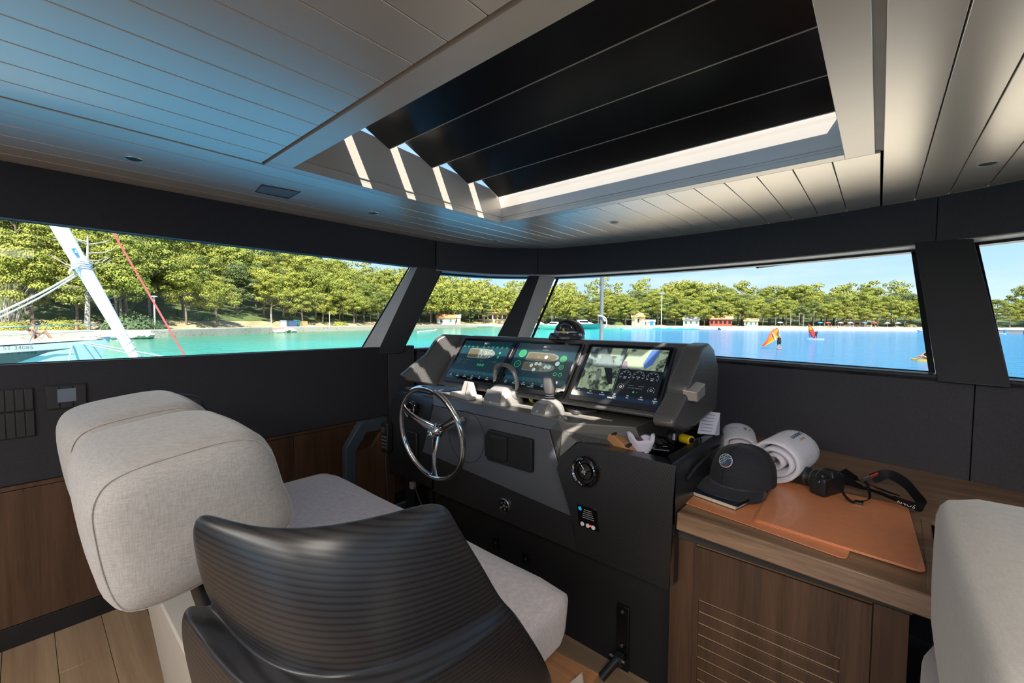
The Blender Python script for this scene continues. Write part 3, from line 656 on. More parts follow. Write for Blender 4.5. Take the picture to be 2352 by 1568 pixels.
def vent(c, n, r, label):
    t = thing('air_vent', label, 'air vent', c, 'round chrome ringed air vents on the console'); c = Vector(c); n = Vector(n).normalized()
    build('outer_ring', MB().lathe([(r, -.012), (r * 1.06, .004), (r, .014), (r * .88, .016), (r * .84, .006)], c, n, 36, caps=False), m_blkg, t, smooth=True)
    build('chrome_ring', MB().lathe([(r * .93, .014), (r * .88, .0195), (r * .80, .012)], c, n, 36, caps=False), m_chrome, t, smooth=True)
    build('core', MB().lathe([(.0001, -.004), (r * .84, -.004)], c, n, 32, caps=False), m_blk, t)
    build('inner_ring', MB().lathe([(r * .60, .000), (r * .57, .010), (r * .53, .002)], c, n, 32, caps=False), m_blkg, t, smooth=True)
    b = MB(); a = n.orthogonal().normalized()
    for k in range(3):
        d = a.copy(); d.rotate(Matrix.Rotation(k * 2.094 + .5, 3, n)); b.tube([c + d * r * .1, c + d * r * .8], .0022, 6)
    build('spokes', b, m_blkg, t, smooth=True)
    build('knob', MB().lathe([(r * .17, -.002), (r * .17, .014), (r * .12, .017), (.0001, .016)], c, n, 20), m_chrome, t, smooth=True)
    return t
vent((-2.075, 1.492, .872), (0, -1, .10), .050, 'round chrome air vent behind the steering wheel rim')
vent((-.843, 1.413, .818), (0, -1, .05), .056, 'round chrome ringed air vent on the carbon starboard block')

# small fittings on the console face
t = thing('speaker_grille', 'black ribbed speaker grille behind the steering wheel', 'speaker', (-2.05, 1.5, .55))
build('frame', MB().box((-2.165, 1.482, .545), (-2.015, 1.500, .745)), m_blk, t, bev=.006)
for k in range(9): build('rib', MB().box((-2.155, 1.477, .575 + .017 * k), (-2.035, 1.484, .584 + .017 * k)), m_satb, t)
t = thing('radio_handset', 'black marine radio handset hanging at the port edge of the console', 'radio handset', (-2.31, 1.48, .55))
b = MB(); b.prism([Vector((x, 1.455, z)) for x, z in rpoly(-2.345, .575, -2.275, .765, .022)], (0, .040, 0)); build('body', b, m_blk, t, bev=.006)
build('display', MB().box((-2.335, 1.452, .700), (-2.300, 1.456, .735)), M('green_grey_lcd', (.06, .07, .05), .3), t)
for i in range(3):
    for j in range(4): build('key', MB().box((-2.336 + .020 * i, 1.451, .605 + .022 * j), (-2.322 + .020 * i, 1.456, .615 + .022 * j)), m_greyp, t)
b = MB(); b.tube(catmull([(-2.31, 1.47, .575), (-2.312, 1.468, .50), (-2.305, 1.475, .30), (-2.30, 1.49, .10)], 6), .0045, 6); build('cord', b, m_dgrey, t, smooth=True)
t = thing('switch_box', 'black covered switch box on the centre panel', 'box', (-1.29, 1.485, .79))
b = MB(); b.prism([Vector((x, 1.488, z)) for x, z in rpoly(-1.425, .722, -1.150, .872, .008)], (0, -.024, 0)); build('box', b, m_blk, t, bev=.004)
b = MB(); b.prism([Vector((x, 1.464, z)) for x, z in rpoly(-1.430, .742, -1.290, .858, .008)], (0, -.012, 0)); build('cover', b, m_blk, t, bev=.003)
build('latch', MB().box((-1.39, 1.449, .842), (-1.31, 1.455, .852)), m_satb, t, bev=.002)
c = Vector((-1.337, 1.498, .510)); t = thing('round_keypad', 'small round keypad gauge low on the carbon skirt', 'gauge', c)
build('rim', MB().lathe([(.036, 0), (.036, -.006), (.031, -.009), (.030, -.004)], c, (0, 1, 0), 28, caps=False), m_steel, t, smooth=True); build('face', MB().lathe([(.0001, -.004), (.031, -.004)], c, (0, 1, 0), 28, caps=False), m_blkg, t)
for a in range(0, 360, 72):
    d = Vector((cos(radians(a)) * .018, -.005, sin(radians(a)) * .018)); build('key', MB().lathe([(.0055, 0), (.0055, -.002), (.0001, -.002)], c + d, (0, 1, 0), 12), m_greyp, t)
build('key', MB().lathe([(.008, 0), (.008, -.002), (.0001, -.002)], c - Vector((0, .005, 0)), (0, 1, 0), 14), m_greyp, t)
y = 1.478; t = thing('switch_label_panel', 'black printed switch label panel with three white buttons below the starboard vent', 'control panel', (-.85, y, .57))  # control sticker panel of switch labels and buttons
FR2 = lambda x, z, o=0: Vector((x, lerp(1.470, 1.425, (z - .56) / .23) - o, z))
b = MB(); b.prism([FR2(-.900, .665), FR2(-.806, .665), FR2(-.806, .568), FR2(-.900, .568)], (0, -.006, 0)); build('plate', b, m_blkg, t, bev=.002)
def onp(name, pts, mt, o=.0066): build(name, MB().prism([FR2(x, z, o) for x, z in pts], (0, -.0006, 0)), mt, t)
m_blue = M('cyan_print', (.02, .35, .60), .5, emit=(.02, .4, .8), es=.25); m_red = M('red_led', (.9, .03, .02), .4, emit=(1, .04, .02), es=1.5)
onp('emblem', [(-.885 + .008 * cos(a / 10 * 6.28), .648 + .009 * sin(a / 10 * 6.28)) for a in range(10)][::-1], m_blue)
for i in range(5): onp('printed_line', [(-.866 - .003 * i, .650 - .009 * i), (-.832 + .002 * i, .650 - .009 * i), (-.832 + .002 * i, .648 - .009 * i), (-.866 - .003 * i, .648 - .009 * i)], m_letter)
for i in range(3):
    x = -.880 + .025 * i; b = MB(); b.lathe([(.0085, 0), (.0085, -.003), (.0001, -.003)], FR2(x, .582, .006), (0, 1, 0), 16); build('button', b, m_wht, t, smooth=True)
b = MB(); b.lathe([(.003, 0), (.003, -.004), (.0001, -.004)], FR2(-.8425, .585, .006), (0, 1, 0), 10); build('warning_light', b, m_red, t)
for i, (x, z) in enumerate(((-1.434, .274), (-1.237, .265))):
    t = thing('socket_plate', ('small black plate with one screw low on the console base, nearer the wheel', 'small black plate with one screw low on the console base, beside the seat edge')[i], 'plate', (x, 1.545, z))
    build('plate', MB().box((x - .025, 1.538, z - .03), (x + .025, 1.545, z + .03)), m_blkg, t, bev=.002); build('screw', MB().lathe([(.0001, 0), (.006, 0), (.006, .003)], (x, 1.536, z), (0, 1, 0), 10), m_steel, t)
t = thing('strut_bracket', 'long black mounting plate with screws and a gas strut at the console foot', 'bracket', (-.73, 1.54, .1))
build('plate', MB().box((-.762, 1.534, -.0), (-.708, 1.545, .265)), m_blkg, t, bev=.003)
for z in (.240, .100, .02): build('screw', MB().lathe([(.0001, -.002), (.006, -.002), (.006, .002)], (-.736, 1.533, z), (0, 1, 0), 10), m_steel, t)
build('clevis', MB().box((-.757, 1.495, .035), (-.722, 1.534, .075)), m_satb, t, bev=.005); b = MB(); b.tube([(-.775, 1.51, .058), (-.71, 1.51, .058)], .006, 10); build('pin', b, m_steel, t)
b = MB(); b.tube([(-.740, 1.505, .06), (-.775, 1.44, .005), (-.80, 1.40, .012)][:2], .016, 12); build('strut', b, m_blk, t, smooth=True)

# ------------------------------------------------------------------ raked pod with three displays
PR = radians(53.47); PO = Vector((0, 1.65, 1.03)); PV = Vector((0, cos(PR), sin(PR))); PN = Vector((0, -sin(PR), cos(PR)))
def fc(x, v, h=0): return PO + Vector((x, 0, 0)) + PV * v + PN * h
pod = thing('instrument_pod', 'raked carbon instrument pod with winged ends carrying three displays', 'instrument pod', (-1.3, 1.75, .97))
b = MB(); b.prism([fc(-2.02, -.014), fc(-2.02, .347), fc(-.58, .347), fc(-.58, -.014)], -PN * .018); build('fascia', b, m_carbl, pod, bev=.010, seg=3)
b = MB(); pr = [(1.665, 1.03), (1.86, 1.30), (1.95, 1.305), (2.05, 1.20), (2.02, .972), (1.83, .972), (1.80, 1.02)]
b.prism([Vector((-2.0, y, z)) for y, z in pr], (1.42, 0, 0)); build('shell', b, m_satb, pod, bev=.015, seg=3)
def wing(xi, xo, mirror):  # closed profile, extruded across
    pr = [(1.46, 1.035), (1.575, .998), (1.70, .992), (1.98, 1.02), (2.00, 1.20), (1.92, 1.29), (1.86, 1.312), (1.755, 1.300), (1.700, 1.245), (1.600, 1.165), (1.595, 1.135), (1.475, 1.070)]
    b = MB(); s = .035 if not mirror else -.0
    lo = [Vector((xi, y, z)) for y, z in pr]; hi = [Vector((xo + (.02 if mirror else -.01) * 0, y, z)) for y, z in pr]
    n = len(pr); b.add(lo + hi, [tuple(range(n)), tuple(range(n, 2 * n))] + [(i, (i + 1) % n, (i + 1) % n + n, i + n) for i in range(n)])
    return b
build('wing', wing(-.605, -.525, False), m_carbl, pod, bev=.016, seg=4, smooth=True)
# port wing: carbon inner face flaring out towards the helm
pr = [(1.46, 1.075, -2.125), (1.50, 1.035, -2.13), (1.70, .990, -2.05), (1.85, 1.0, -2.0), (1.99, 1.16, -1.99), (1.90, 1.305, -2.0), (1.775, 1.312, -2.10), (1.73, 1.285, -2.12), (1.66, 1.185, -2.14), (1.625, 1.160, -2.15)]
b = MB(); b.add([Vector((x, y, z)) for y, z, x in pr] + [Vector((x - .045, y + .01, z)) for y, z, x in pr], [tuple(range(10)), tuple(range(10, 20))] + [(i, (i + 1) % 10, (i + 1) % 10 + 10, i + 10) for i in range(10)])
build('wing', b, m_carbl, pod, bev=.012, seg=3)
b = MB(); b.hexa([(-.54, 1.595, 1.110), (-.494, 1.615, 1.105), (-.494, 1.705, 1.120), (-.54, 1.705, 1.125)], [(-.54, 1.585, 1.150), (-.494, 1.605, 1.142), (-.494, 1.700, 1.165), (-.54, 1.690, 1.175)]); build('lit_ledge', b, m_silver, pod, bev=.003)  # small ledge in paler silver, its sky highlight put into the colour

m_e = {k: M('screen_' + k, c, .4, emit=c, es=s, var=.0) for k, c, s in (('navy', (.006, .026, .038), .35), ('teal', (.010, .055, .075), .4), ('green', (.03, .34, .10), .75), ('dgreen', (.02, .12, .05), .9), ('brown', (.065, .055, .035), .6), ('grey', (.11, .13, .11), .5), ('pale', (.30, .44, .40), .7), ('white', (.55, .60, .60), .8), ('black', (.004, .005, .006), .5), ('line', (.10, .13, .13), .9), ('khaki', (.19, .24, .16), .6), ('blue', (.04, .09, .24), .6), ('pink', (.12, .09, .11), .9))}
def mottled(name, a, c, sc):
    m, nt, bs = mat(name); n = N(nt, 'ShaderNodeTexNoise', i_Scale=float(sc), i_Detail=6.0, i_Distortion=.3); nt.links.new(objco(nt), n.inputs[0]); r = ramp(nt, [(.40, a), (.60, c)], n.outputs[0])
    nt.links.new(r.outputs[0], bs.inputs['Base Color']); nt.links.new(r.outputs[0], bs.inputs['Emission Color']); bs.inputs['Emission Strength'].default_value = .45; bs.inputs['Roughness'].default_value = .4; return m
m_camg = mottled('camera_picture_green', (.015, .025, .018), (.26, .34, .22), 42); m_cama = mottled('camera_picture_grey', (.02, .03, .03), (.14, .18, .17), 30)
m_scr = M('display_glass', (.004, .004, .005), .09, spec=.7)
W_, H_ = .430, .312
def display(x0, label):
    t = thing('chart_display', label, 'display', fc(x0, .006, 0), 'three displays in the pod', rot=(PR, 0, 0))
    def L(name, mb, mt, par=t, **k): return build(name, mb, mt, par, local=True, **k)
    b = MB(); b.prism([Vector((x, y, 0)) for x, y in rpoly(0, 0, W_, H_, .010)], (0, 0, .012)); L('housing', b, m_satb, bev=.002)
    b = MB(); b.prism([Vector((x, y, .012)) for x, y in rpoly(.010, .024, W_ - .010, H_ - .008, .006)], (0, 0, .0012)); s = L('screen', b, m_scr)
    text('GARMIN', .011, m_letter, t, (W_ * .5, .033, .0134))
    b = MB(); b.lathe([(.0045, 0), (.0045, .0005), (.003, .0005), (.003, 0)], (W_ - .026, .036, .0132), (0, 0, 1), 14, caps=False); L('power_button', b, m_wht)
    Z = [.0133]
    def R(x0, y0, x1, y1, c, name='graphic'):
        Z[0] += .00004; return L(name, MB().add([(x0, y0, Z[0]), (x1, y0, Z[0]), (x1, y1, Z[0]), (x0, y1, Z[0])], [(0, 1, 2, 3)]), m_e[c] if isinstance(c, str) else c, s)
    def PL(pts, c, name='graphic'):
        Z[0] += .00004; return L(name, MB().add([(x, y, Z[0]) for x, y in pts], [tuple(range(len(pts)))]), m_e[c] if isinstance(c, str) else c, s)
    def ring(x, y, r, wd, c, a0=0, a1=360):
        Z[0] += .00004; n = 20; q = MB(); q.grid([[Vector((x + rr * cos(radians(lerp(a0, a1, k / n))), y + rr * sin(radians(lerp(a0, a1, k / n))), Z[0])) for k in range(n + 1)] for rr in (r - wd, r)]); return L('graphic', q, m_e[c], s)
    def disc(x, y, r, c): return PL([(x + r * cos(a * .524), y + r * sin(a * .524)) for a in range(12)], c)
    def T(x, y, b_, sz, c='white', **k):
        return text(b_, sz, m_e[c], s, (x, y, .0140), ext=0, name='lettering', **k)
    return t, R, PL, ring, disc, T
def hull(x, y, l, h, k=.62):
    pts = [(x, y - h * .42), (x + l * .06, y - h * .5), (x + l * k, y - h * .5)]
    pts += [(x + l * (k + (1 - k) * sin(radians(a))), y - h * .5 * cos(radians(a))) for a in (30, 50, 65, 78, 90)]; pts += [(px, 2 * y - py) for px, py in pts[::-1][1:]]
    return pts
def menu(R, T, n=7):
    for k in range(n): R(.040 + .060 * k, .048, .050 + .060 * k, .055, 'line'); T(.045 + .060 * k, .0425, ('Alerts', 'Where To', 'My Vessel', 'Home', 'Back', 'Toolbars', 'Options')[k], .0065)
def deckplan(x0, lab, two):
    t, R, PL, ring, disc, T = display(x0, lab)
    R(.022, .046, W_ - .022, H_ - .020, 'navy'); R(.022, .062, W_ - .022, .086, 'teal')
    T(.215, .275, 'BG', .017, align='RIGHT', shear=.15); T(.216, .275, '74', .017, align='LEFT', c='line')
    if two:
        T(.215, .255, 'ALL SELECTED', .006)
        for y, dots in ((.212, [(.62, 0)]), (.150, [(.27, .15), (.40, .45), (.52, .45), (.40, -.42), (.72, .1), (.83, .1)])):
            PL(hull(.110, y, .205, .052), 'grey'); PL(hull(.114, y, .110 if len(dots) > 1 else .19, .044, .9 if len(dots) > 1 else .62), 'brown')
            if len(dots) > 1:
                for i in range(9): R(.185 + .011 * i, y - .016 + .012 * (i % 3), .191 + .011 * i, y - .010 + .012 * (i % 3), 'navy')
            else: R(.150, y - .014, .152, y + .014, 'navy'); R(.185, y - .006, .193, y + .003, 'grey')
            for u, v in dots: disc(.110 + .205 * u, y + .052 * v * .8, .0105, 'pale'); ring(.110 + .205 * u, y + .052 * v * .8, .0045, .001, 'teal')
        disc(.075, .226, .024, 'dgreen'); ring(.075, .226, .024, .002, 'green'); ring(.070, .158, .021, .0025, 'green'); T(.075, .226, '20.5', .008); T(.070, .158, 'MODE', .006, c='green')
        disc(.345, .208, .021, 'dgreen'); disc(.322, .178, .0135, 'pale'); ring(.352, .160, .0135, .003, 'green'); ring(.332, .118, .0105, .003, 'green'); ring(.362, .118, .0105, .003, 'green'); disc(.352, .160, .006, 'dgreen')
        T(.208, .180, 'SUN DECK', .005, c='line'); T(.208, .117, 'LOWER DECK', .005, c='line'); R(.348, .066, .366, .080, 'white')
    else:
        PL(hull(.100, .205, .215, .068), 'grey'); PL(hull(.104, .205, .080, .056, .92), 'brown')
        Q = random.Random(3)
        for i in range(26): u = .185 + .105 * Q.random(); v = .205 + .052 * (Q.random() - .5); R(u, v, u + .006, v + .006, Q.choice(['navy', 'pale', 'brown', 'pale', 'khaki']))
        for i in range(10): ring(.040 + .036 * i + (.02 if i > 3 else 0), .253 if i > 3 else .250, .0062, .0016, 'green')
        for x, y in ((.350, .216), (.350, .188), (.225, .128), (.245, .128), (.265, .128)): ring(x, y, .0075, .003, 'green')
        for x, y in ((.050, .205), (.052, .135), (.110, .135)): ring(x, y, .0085, .001, 'dgreen')
        for x, l in ((.060, 'PUMPS'), (.120, 'COURTESY'), (.240, 'STEP LIGHT'), (.340, 'CREW AREA')): T(x, .155, l, .006, c='line')
    for i in range(7): T(.050 + .052 * i, .074, ('POWER', 'LIGHTS', 'AUDIO', 'CLIMA', 'TANKS', 'SHADES', 'MODES')[i], .0055, c='line'); R(.075 + .052 * i, .066, .0755 + .052 * i, .082, 'line')
    menu(R, T); return t
deckplan(-1.972, 'port display of the three showing one green dotted boat deck plan', False); deckplan(-1.533, 'middle display of the three showing two boat deck plans', True)
t, R, PL, ring, disc, T = display(-1.082, 'starboard display of the three with camera pictures and round gauges')
R(.026, .050, W_ - .022, H_ - .018, 'black'); R(.030, .185, .208, .290, m_cama); PL([(.075, .186), (.180, .186), (.145, .250), (.112, .250)], 'grey'); PL([(.085, .188), (.170, .188), (.142, .235), (.116, .235)], 'line'); R(.140, .245, .190, .288, 'khaki')
R(.214, .185, .405, .290, m_camg); PL([(.220, .190), (.340, .186), (.372, .240), (.350, .288), (.270, .288), (.222, .245)], 'khaki'); PL([(.330, .288), (.372, .288), (.352, .215), (.322, .187), (.308, .215)], 'blue'); PL([(.214, .185), (.245, .185), (.232, .222), (.214, .222)], 'pink')
R(.030, .062, .205, .181, m_camg); PL([(.130, .180), (.172, .180), (.196, .100), (.176, .098)], 'black'); PL([(.048, .070), (.075, .068), (.068, .130), (.045, .145)], 'khaki'); PL([(.095, .160), (.115, .165), (.135, .130), (.112, .112)], 'grey')
R(.026, .1825, .408, .1840, 'line'); R(.2095, .056, .2110, .290, 'line')
for x, y, r in ((.245, .148, .026), (.305, .150, .026), (.368, .148, .027)):
    ring(x, y, r, .0013, 'line', -30, 210); R(x - .008, y - .004, x + .008, y - .003, 'white'); T(x, y - .012, 'RPM' if x != .305 else 'kn', .006)
    for a in range(-20, 201, 44): R(x + (r - .006) * cos(radians(a)) - .002, y + (r - .006) * sin(radians(a)) - .0008, x + (r - .006) * cos(radians(a)) + .002, y + (r - .006) * sin(radians(a)) + .0008, 'white')
for x, y in ((.240, .092), (.378, .088)):
    for a in range(-30, 211, 30): disc(x + .014 * cos(radians(a)), y + .014 * sin(radians(a)), .001, 'white')
    ring(x, y, .005, .001, 'white')
T(.285, .103, 'Fuel Rate', .006, c='line'); T(.330, .103, 'Fuel Used', .006, c='line'); T(.305, .092, '- - - - - -  - - - - - -', .009); disc(.305, .072, .004, 'green'); disc(.320, .072, .002, 'dgreen'); menu(R, T)

# ------------------------------------------------------------------ steering wheel
c = Vector((-1.600, 1.256, .862)); ax = Vector((.02, -1, -.13)).normalized(); ua = Vector((0, 0, 1)).cross(ax).normalized(); va = ax.cross(ua).normalized()
if va.z < 0: va = -va
if ua.x < 0: ua = -ua
sw = bpy.data.objects.new('steering_wheel', None); COL.objects.link(sw); sw.parent = hc; sw.location = c - hc.location; sw['label'] = 'polished three spoke steering wheel'
b = MB(); b.tube([c + (ua * cos(a) + va * sin(a)) * .224 for a in [2 * pi * k / 72 for k in range(72)]], .0125, 14, closed=True); build('rim', b, m_chrome, sw, smooth='all')
hub = c - ax * .045 - va * .0
for a in (152, 28, 270):
    d = ua * cos(radians(a)) + va * sin(radians(a)); sd_ = ax.cross(d); rows = []
    for f, wd, th, off in ((.0, .030, .012, 0), (.25, .026, .011, .006), (.5, .016, .008, .0), (.75, .014, .007, -.004), (.93, .018, .006, 0), (1.0, .030, .006, 0)):
        p = hub.lerp(c + d * .215, f) + ax * (.012 * sin(pi * f)); rows.append([p + sd_ * wd * cos(k * pi / 5) + ax * th * sin(k * pi / 5) for k in range(10)])
    b = MB(); b.grid(rows, closed_u=True); build('spoke', b, m_chrome, sw, smooth='all')
build('hub', MB().lathe([(.034, -.02), (.036, .0), (.030, .016), (.020, .024), (.018, .030)], hub, ax, 28), m_chrome, sw, smooth=True)
build('hub_nut', MB().lathe([(.020, .0), (.020, .020), (.017, .026), (.010, .030), (.0001, .031)], hub + ax * .028, ax, 6), m_chrome, sw, bev=.002)
build('shaft', MB().lathe([(.018, 0), (.018, .17)], hub, -ax, 20), m_chrome, sw, smooth=True)
build('backing_disc', MB().lathe([(.135, 0), (.135, -.0012), (.133, -.0012), (.133, 0)], (-1.60, 1.4882, .80), (0, 1, 0), 48, caps=False), m_seam, sw)
# ================================================================== HELM SEAT
m_seatl = fabric('lilac_grey_linen', (.66, .61, .63), (.50, .46, .48), sheen=.3)
m_linen = fabric('natural_linen_upholstery', (.42, .40, .39), (.31, .295, .285), sheen=.3)
m_sofa = fabric('pale_grey_linen', (.52, .49, .46), (.44, .415, .39), sheen=.3, bs=.15)
m_pearl = M('warm_white_lacquer', (.46, .42, .37), .45, var=.03)
def cushion(name, lo, hi, r, m, parent, puff=.012, rot=None, warp=None, n=10, label=None):
    "soft block: rounded box with slightly crowned faces"
    lo, hi = Vector(lo), Vector(hi); c = (lo + hi) / 2; h = (hi - lo) / 2; bm = bmesh.new(); bmesh.ops.create_cube(bm, size=2); bmesh.ops.subdivide_edges(bm, edges=bm.edges, cuts=n, use_grid_fill=True)
    for v in bm.verts:
        p = Vector([v.co[i] * h[i] for i in range(3)]); core = Vector([max(-h[i] + r, min(h[i] - r, p[i])) for i in range(3)]); d = p - core
        if d.length > 1e-7: p = core + d.normalized() * r
        u = [p[i] / h[i] for i in range(3)]
        for i in range(3):
            a, b = [u[j] for j in range(3) if j != i]; p[i] += u[i] * puff * max(0, 1 - a * a) * max(0, 1 - b * b)
        q = c + p
        if warp: q = warp(q)
        v.co = q
    me = bpy.data.meshes.new(name); o_ = wloc(parent)
    for v in bm.verts: v.co -= o_
    bm.to_mesh(me); bm.free(); me.polygons.foreach_set('use_smooth', [True] * len(me.polygons)); me.materials.append(m)
    o = bpy.data.objects.new(name, me); COL.objects.link(o); o.parent = parent
    if label: o['label'] = label
    return o
seat = thing('helm_bench', 'double helm seat with linen cushions and carbon side wings', 'helm seat', (-1.435, .6, 0))
def piping(pts, parent, r=.0022, m=None, name='seam', closed=True):
    b = MB(); b.tube(catmull(pts, 5, closed) if len(pts) > 3 else pts, r, 6, closed=closed); return build(name, b, m or m_linen, parent, smooth='all')
# long seat cushion
def swarp(q):
    q = q.copy(); f = (q.z - .42) / .18; q.y += -.03 * (1 - f) if q.y > .8 else 0
    if f > .5: q.z += .010 * sin((q.x + 2.2) * 9) * .25
    return q
sc_ = cushion('seat_cushion', (-2.22, .36, .44), (-.662, 1.062, .602), .045, m_seatl, seat, .012, warp=swarp, n=12)
# two bolster backrests; the profile is drawn in the y-z plane
def bolster(x0, x1):
    prof = catmull([(.040, 1.110), (.038, 1.165), (.075, 1.200), (.165, 1.212), (.255, 1.202), (.300, 1.160), (.330, 1.080), (.338, 1.015), (.300, .985), (.190, .962), (.110, .955), (.066, .985)], 4, True) if False else None
    P = [Vector((0, y, z)) for y, z in ((.058, 1.020), (.060, 1.090), (.095, 1.130), (.190, 1.150), (.300, 1.158), (.358, 1.125), (.388, 1.030), (.410, .935), (.340, .888), (.220, .858), (.130, .850), (.082, .885))]
    P = catmull(P, 5, True); c = sum(P, Vector()) / len(P); rows = []; R = .035; L = x1 - x0
    xs_ = [(0, .0), (0, .25), (0, .5), (.002, .70), (.010, .83), (.024, .915), (.044, .97), (.075, 1)] 
    st = [(x0 + a, s) for a, s in xs_] + [(lerp(x0 + .09, x1 - .09, k / 8), 1 + .02 * sin(pi * k / 8)) for k in range(9)] + [(x1 - a, s) for a, s in xs_[::-1]]
    for i, (x, s) in enumerate(st):
        bulge = .012 * (1 - min(1, s) ** 2)
        rows.append([Vector((x + (bulge if x > (x0 + x1) / 2 else -bulge), c.y + (p.y - c.y) * s, c.z + (p.z - c.z) * s)) for p in P])
    b = MB(); b.grid(rows, closed_u=True); o = build('backrest', b, m_linen, seat, smooth='all')
    ring = [Vector((x1 - .022, c.y + (p.y - c.y) * .925, c.z + (p.z - c.z) * .925)) for p in P]; piping(ring[::3], o, .0012)
    # soft creases across the top
    for k, (ya, yb) in enumerate(((.10, .17), (.15, .21))):
        pass
    return o
bolster(-1.440, -.990); bolster(-1.920, -1.475)
build('hinge_bar', MB().tube([(-1.95, .24, .90), (-1.02, .24, .90)], .014, 12), m_satb, seat, smooth=True)
# carbon wings either side (surface drawn as rows from the rim down)
ROWS = [[(470, 1176, -.775), (520, 1192, -.73), (600, 1213, -.675), (700, 1216, -.635), (800, 1203, -.615), (900, 1180, -.605), (965, 1160, -.605), (1000, 1157, -.607), (1022, 1170, -.612)],
        [(442, 1198, -.775), (500, 1225, -.72), (600, 1247, -.655), (700, 1250, -.615), (800, 1237, -.590), (900, 1212, -.580), (965, 1190, -.582), (1008, 1180, -.588), (1040, 1205, -.600)],
        [(452, 1262, -.795), (520, 1320, -.715), (600, 1350, -.645), (700, 1370, -.595), (800, 1365, -.570), (900, 1335, -.562), (990, 1300, -.567), (1050, 1275, -.580), (1088, 1272, -.597)],
        [(472, 1335, -.815), (535, 1400, -.720), (615, 1445, -.640), (705, 1470, -.590), (800, 1462, -.562), (900, 1435, -.552), (1000, 1390, -.560), (1080, 1345, -.577), (1122, 1328, -.600)],
        [(500, 1400, -.830), (560, 1470, -.735), (640, 1528, -.640), (720, 1552, -.588), (800, 1549, -.560), (900, 1522, -.548), (1000, 1475, -.555), (1100, 1418, -.575), (1152, 1380, -.600)],
        [(425, 1375, -.850), (480, 1475, -.765), (560, 1570, -.650), (650, 1620, -.580), (760, 1625, -.540), (880, 1598, -.522), (1000, 1545, -.522), (1110, 1462, -.548), (1180, 1398, -.588)],
        [(418, 1430, -.870), (475, 1530, -.785), (560, 1640, -.670), (655, 1700, -.595), (765, 1710, -.550), (890, 1680, -.530), (1015, 1620, -.530), (1135, 1530, -.550), (1218, 1455, -.590)],
        [(440, 1520, -.880), (500, 1640, -.800), (580, 1760, -.690), (670, 1830, -.620), (780, 1850, -.575), (910, 1810, -.555), (1045, 1730, -.552), (1180, 1630, -.568), (1272, 1540, -.600)],
        [(470, 1640, -.885), (530, 1760, -.81), (600, 1880, -.71), (690, 1960, -.64), (800, 1980, -.60), (930, 1940, -.575), (1070, 1840, -.57), (1200, 1730, -.58), (1278, 1640, -.605)]]
G = [[at(px, py, 'x', x) for px, py, x in r] for r in ROWS]
def wingsurf(mir):
    b = MB(); GG = [[Vector((-2.87 - p.x, p.y, p.z)) if mir else p for p in r] for r in G]
    b.grid(GG); o = build('side_wing', b, m_carbs, seat, smooth='all')
    cr = o.data.attributes.new('crease_edge', 'FLOAT', 'EDGE'); nc = 9; idx = {}
    for e in o.data.edges:
        a, c = sorted(e.vertices); v = 0
        if c == a + 1 and a // nc == c // nc and a // nc in (4, 5): v = .55
        cr.data[e.index].value = v
    s = o.modifiers.new('solid', 'SOLIDIFY'); s.thickness = .026; s.offset = 0
    d = o.modifiers.new('subdivision', 'SUBSURF'); d.levels = d.render_levels = 3
    return o
wingsurf(False); wingsurf(True)
def bar(a, b_, r, name, m): return build(name, MB().tube([a, b_], r, 10), m, seat, smooth=True)
for x in (-1.08, -1.85):
    bar((x, .215, .90), (x + .05, .34, .30), .016, 'back_rail', m_satb); bar((x - .05, .225, .90), (x, .35, .30), .010, 'back_rail', m_steel)
build('seat_frame', MB().box((-2.15, .34, .395), (-.72, 1.0, .44)), m_satb, seat, bev=.006)
build('pedestal', MB().box((-1.98, .345, 0), (-.95, .90, .40)), m_pearl, seat, bev=.008); build('rear_panel', MB().hexa([(-1.98, .31, 0), (-1.25, .31, 0), (-1.25, .345, 0), (-1.98, .345, 0)], [(-1.98, .24, .56), (-1.25, .24, .56), (-1.25, .345, .56), (-1.98, .345, .56)]), m_pearl, seat, bev=.006)
ft = thing('folding_footrest', 'orange teak footrest board with pale bracket under the helm seat', 'footrest', (-.80, 1.05, .33))
m_teak = wood('oiled_teak', (.28, .12, .05), (.45, .22, .10), 'x', 1, .5)
b = MB(); b.prism([at(px, py, 'z', .335) for px, py in ((1180, 1490), (1262, 1500), (1376, 1562), (1300, 1680), (1150, 1600))], (0, 0, .022)); build('board', b, m_teak, ft, bev=.003)
b = MB(); b.prism([at(px, py, 'y', 1.0) for px, py in ((1335, 1545), (1342, 1600), (1290, 1620), (1308, 1568))], (0, .006, 0)); build('bracket', b, m_sofa if False else m_pearl, ft)

# ================================================================== PARTITION WITH GRAB RAIL, PORT OF THE CONSOLE
t = thing('grab_rail_panel', 'walnut panel with angular charcoal grab rail between seat and console', 'grab rail', (-2.35, 1.4, 0))
m_rail = M('slate_rail_lacquer', (.045, .060, .080), .35, var=.04)
def ap(pts, x): return [at(px, py, 'x', x) for px, py in pts]
X = -2.35
o_ = ap([(795, 1100), (795, 1030), (830, 970), (890, 958), (890, 984), (842, 993), (818, 1035), (817, 1120)], X)
o_[0].z = 0; o_[-1].z = 0
b = MB(); b.prism([Vector((p.x, p.y, p.z)) for p in o_], (-.05, 0, 0)); build('rail', b, m_rail, t, bev=.003)
b = MB(); p_ = ap([(817, 1120), (817, 1035), (855, 1027), (880, 984), (893, 984), (893, 1150)], X - .006); p_[0].z = 0; p_[-1].z = 0
p_[4].y = 1.56; p_[5].y = 1.56; p_[5].z = 0; b.prism(p_, (-.030, 0, 0)); build('panel', b, m_walnut, t, bev=.0015)

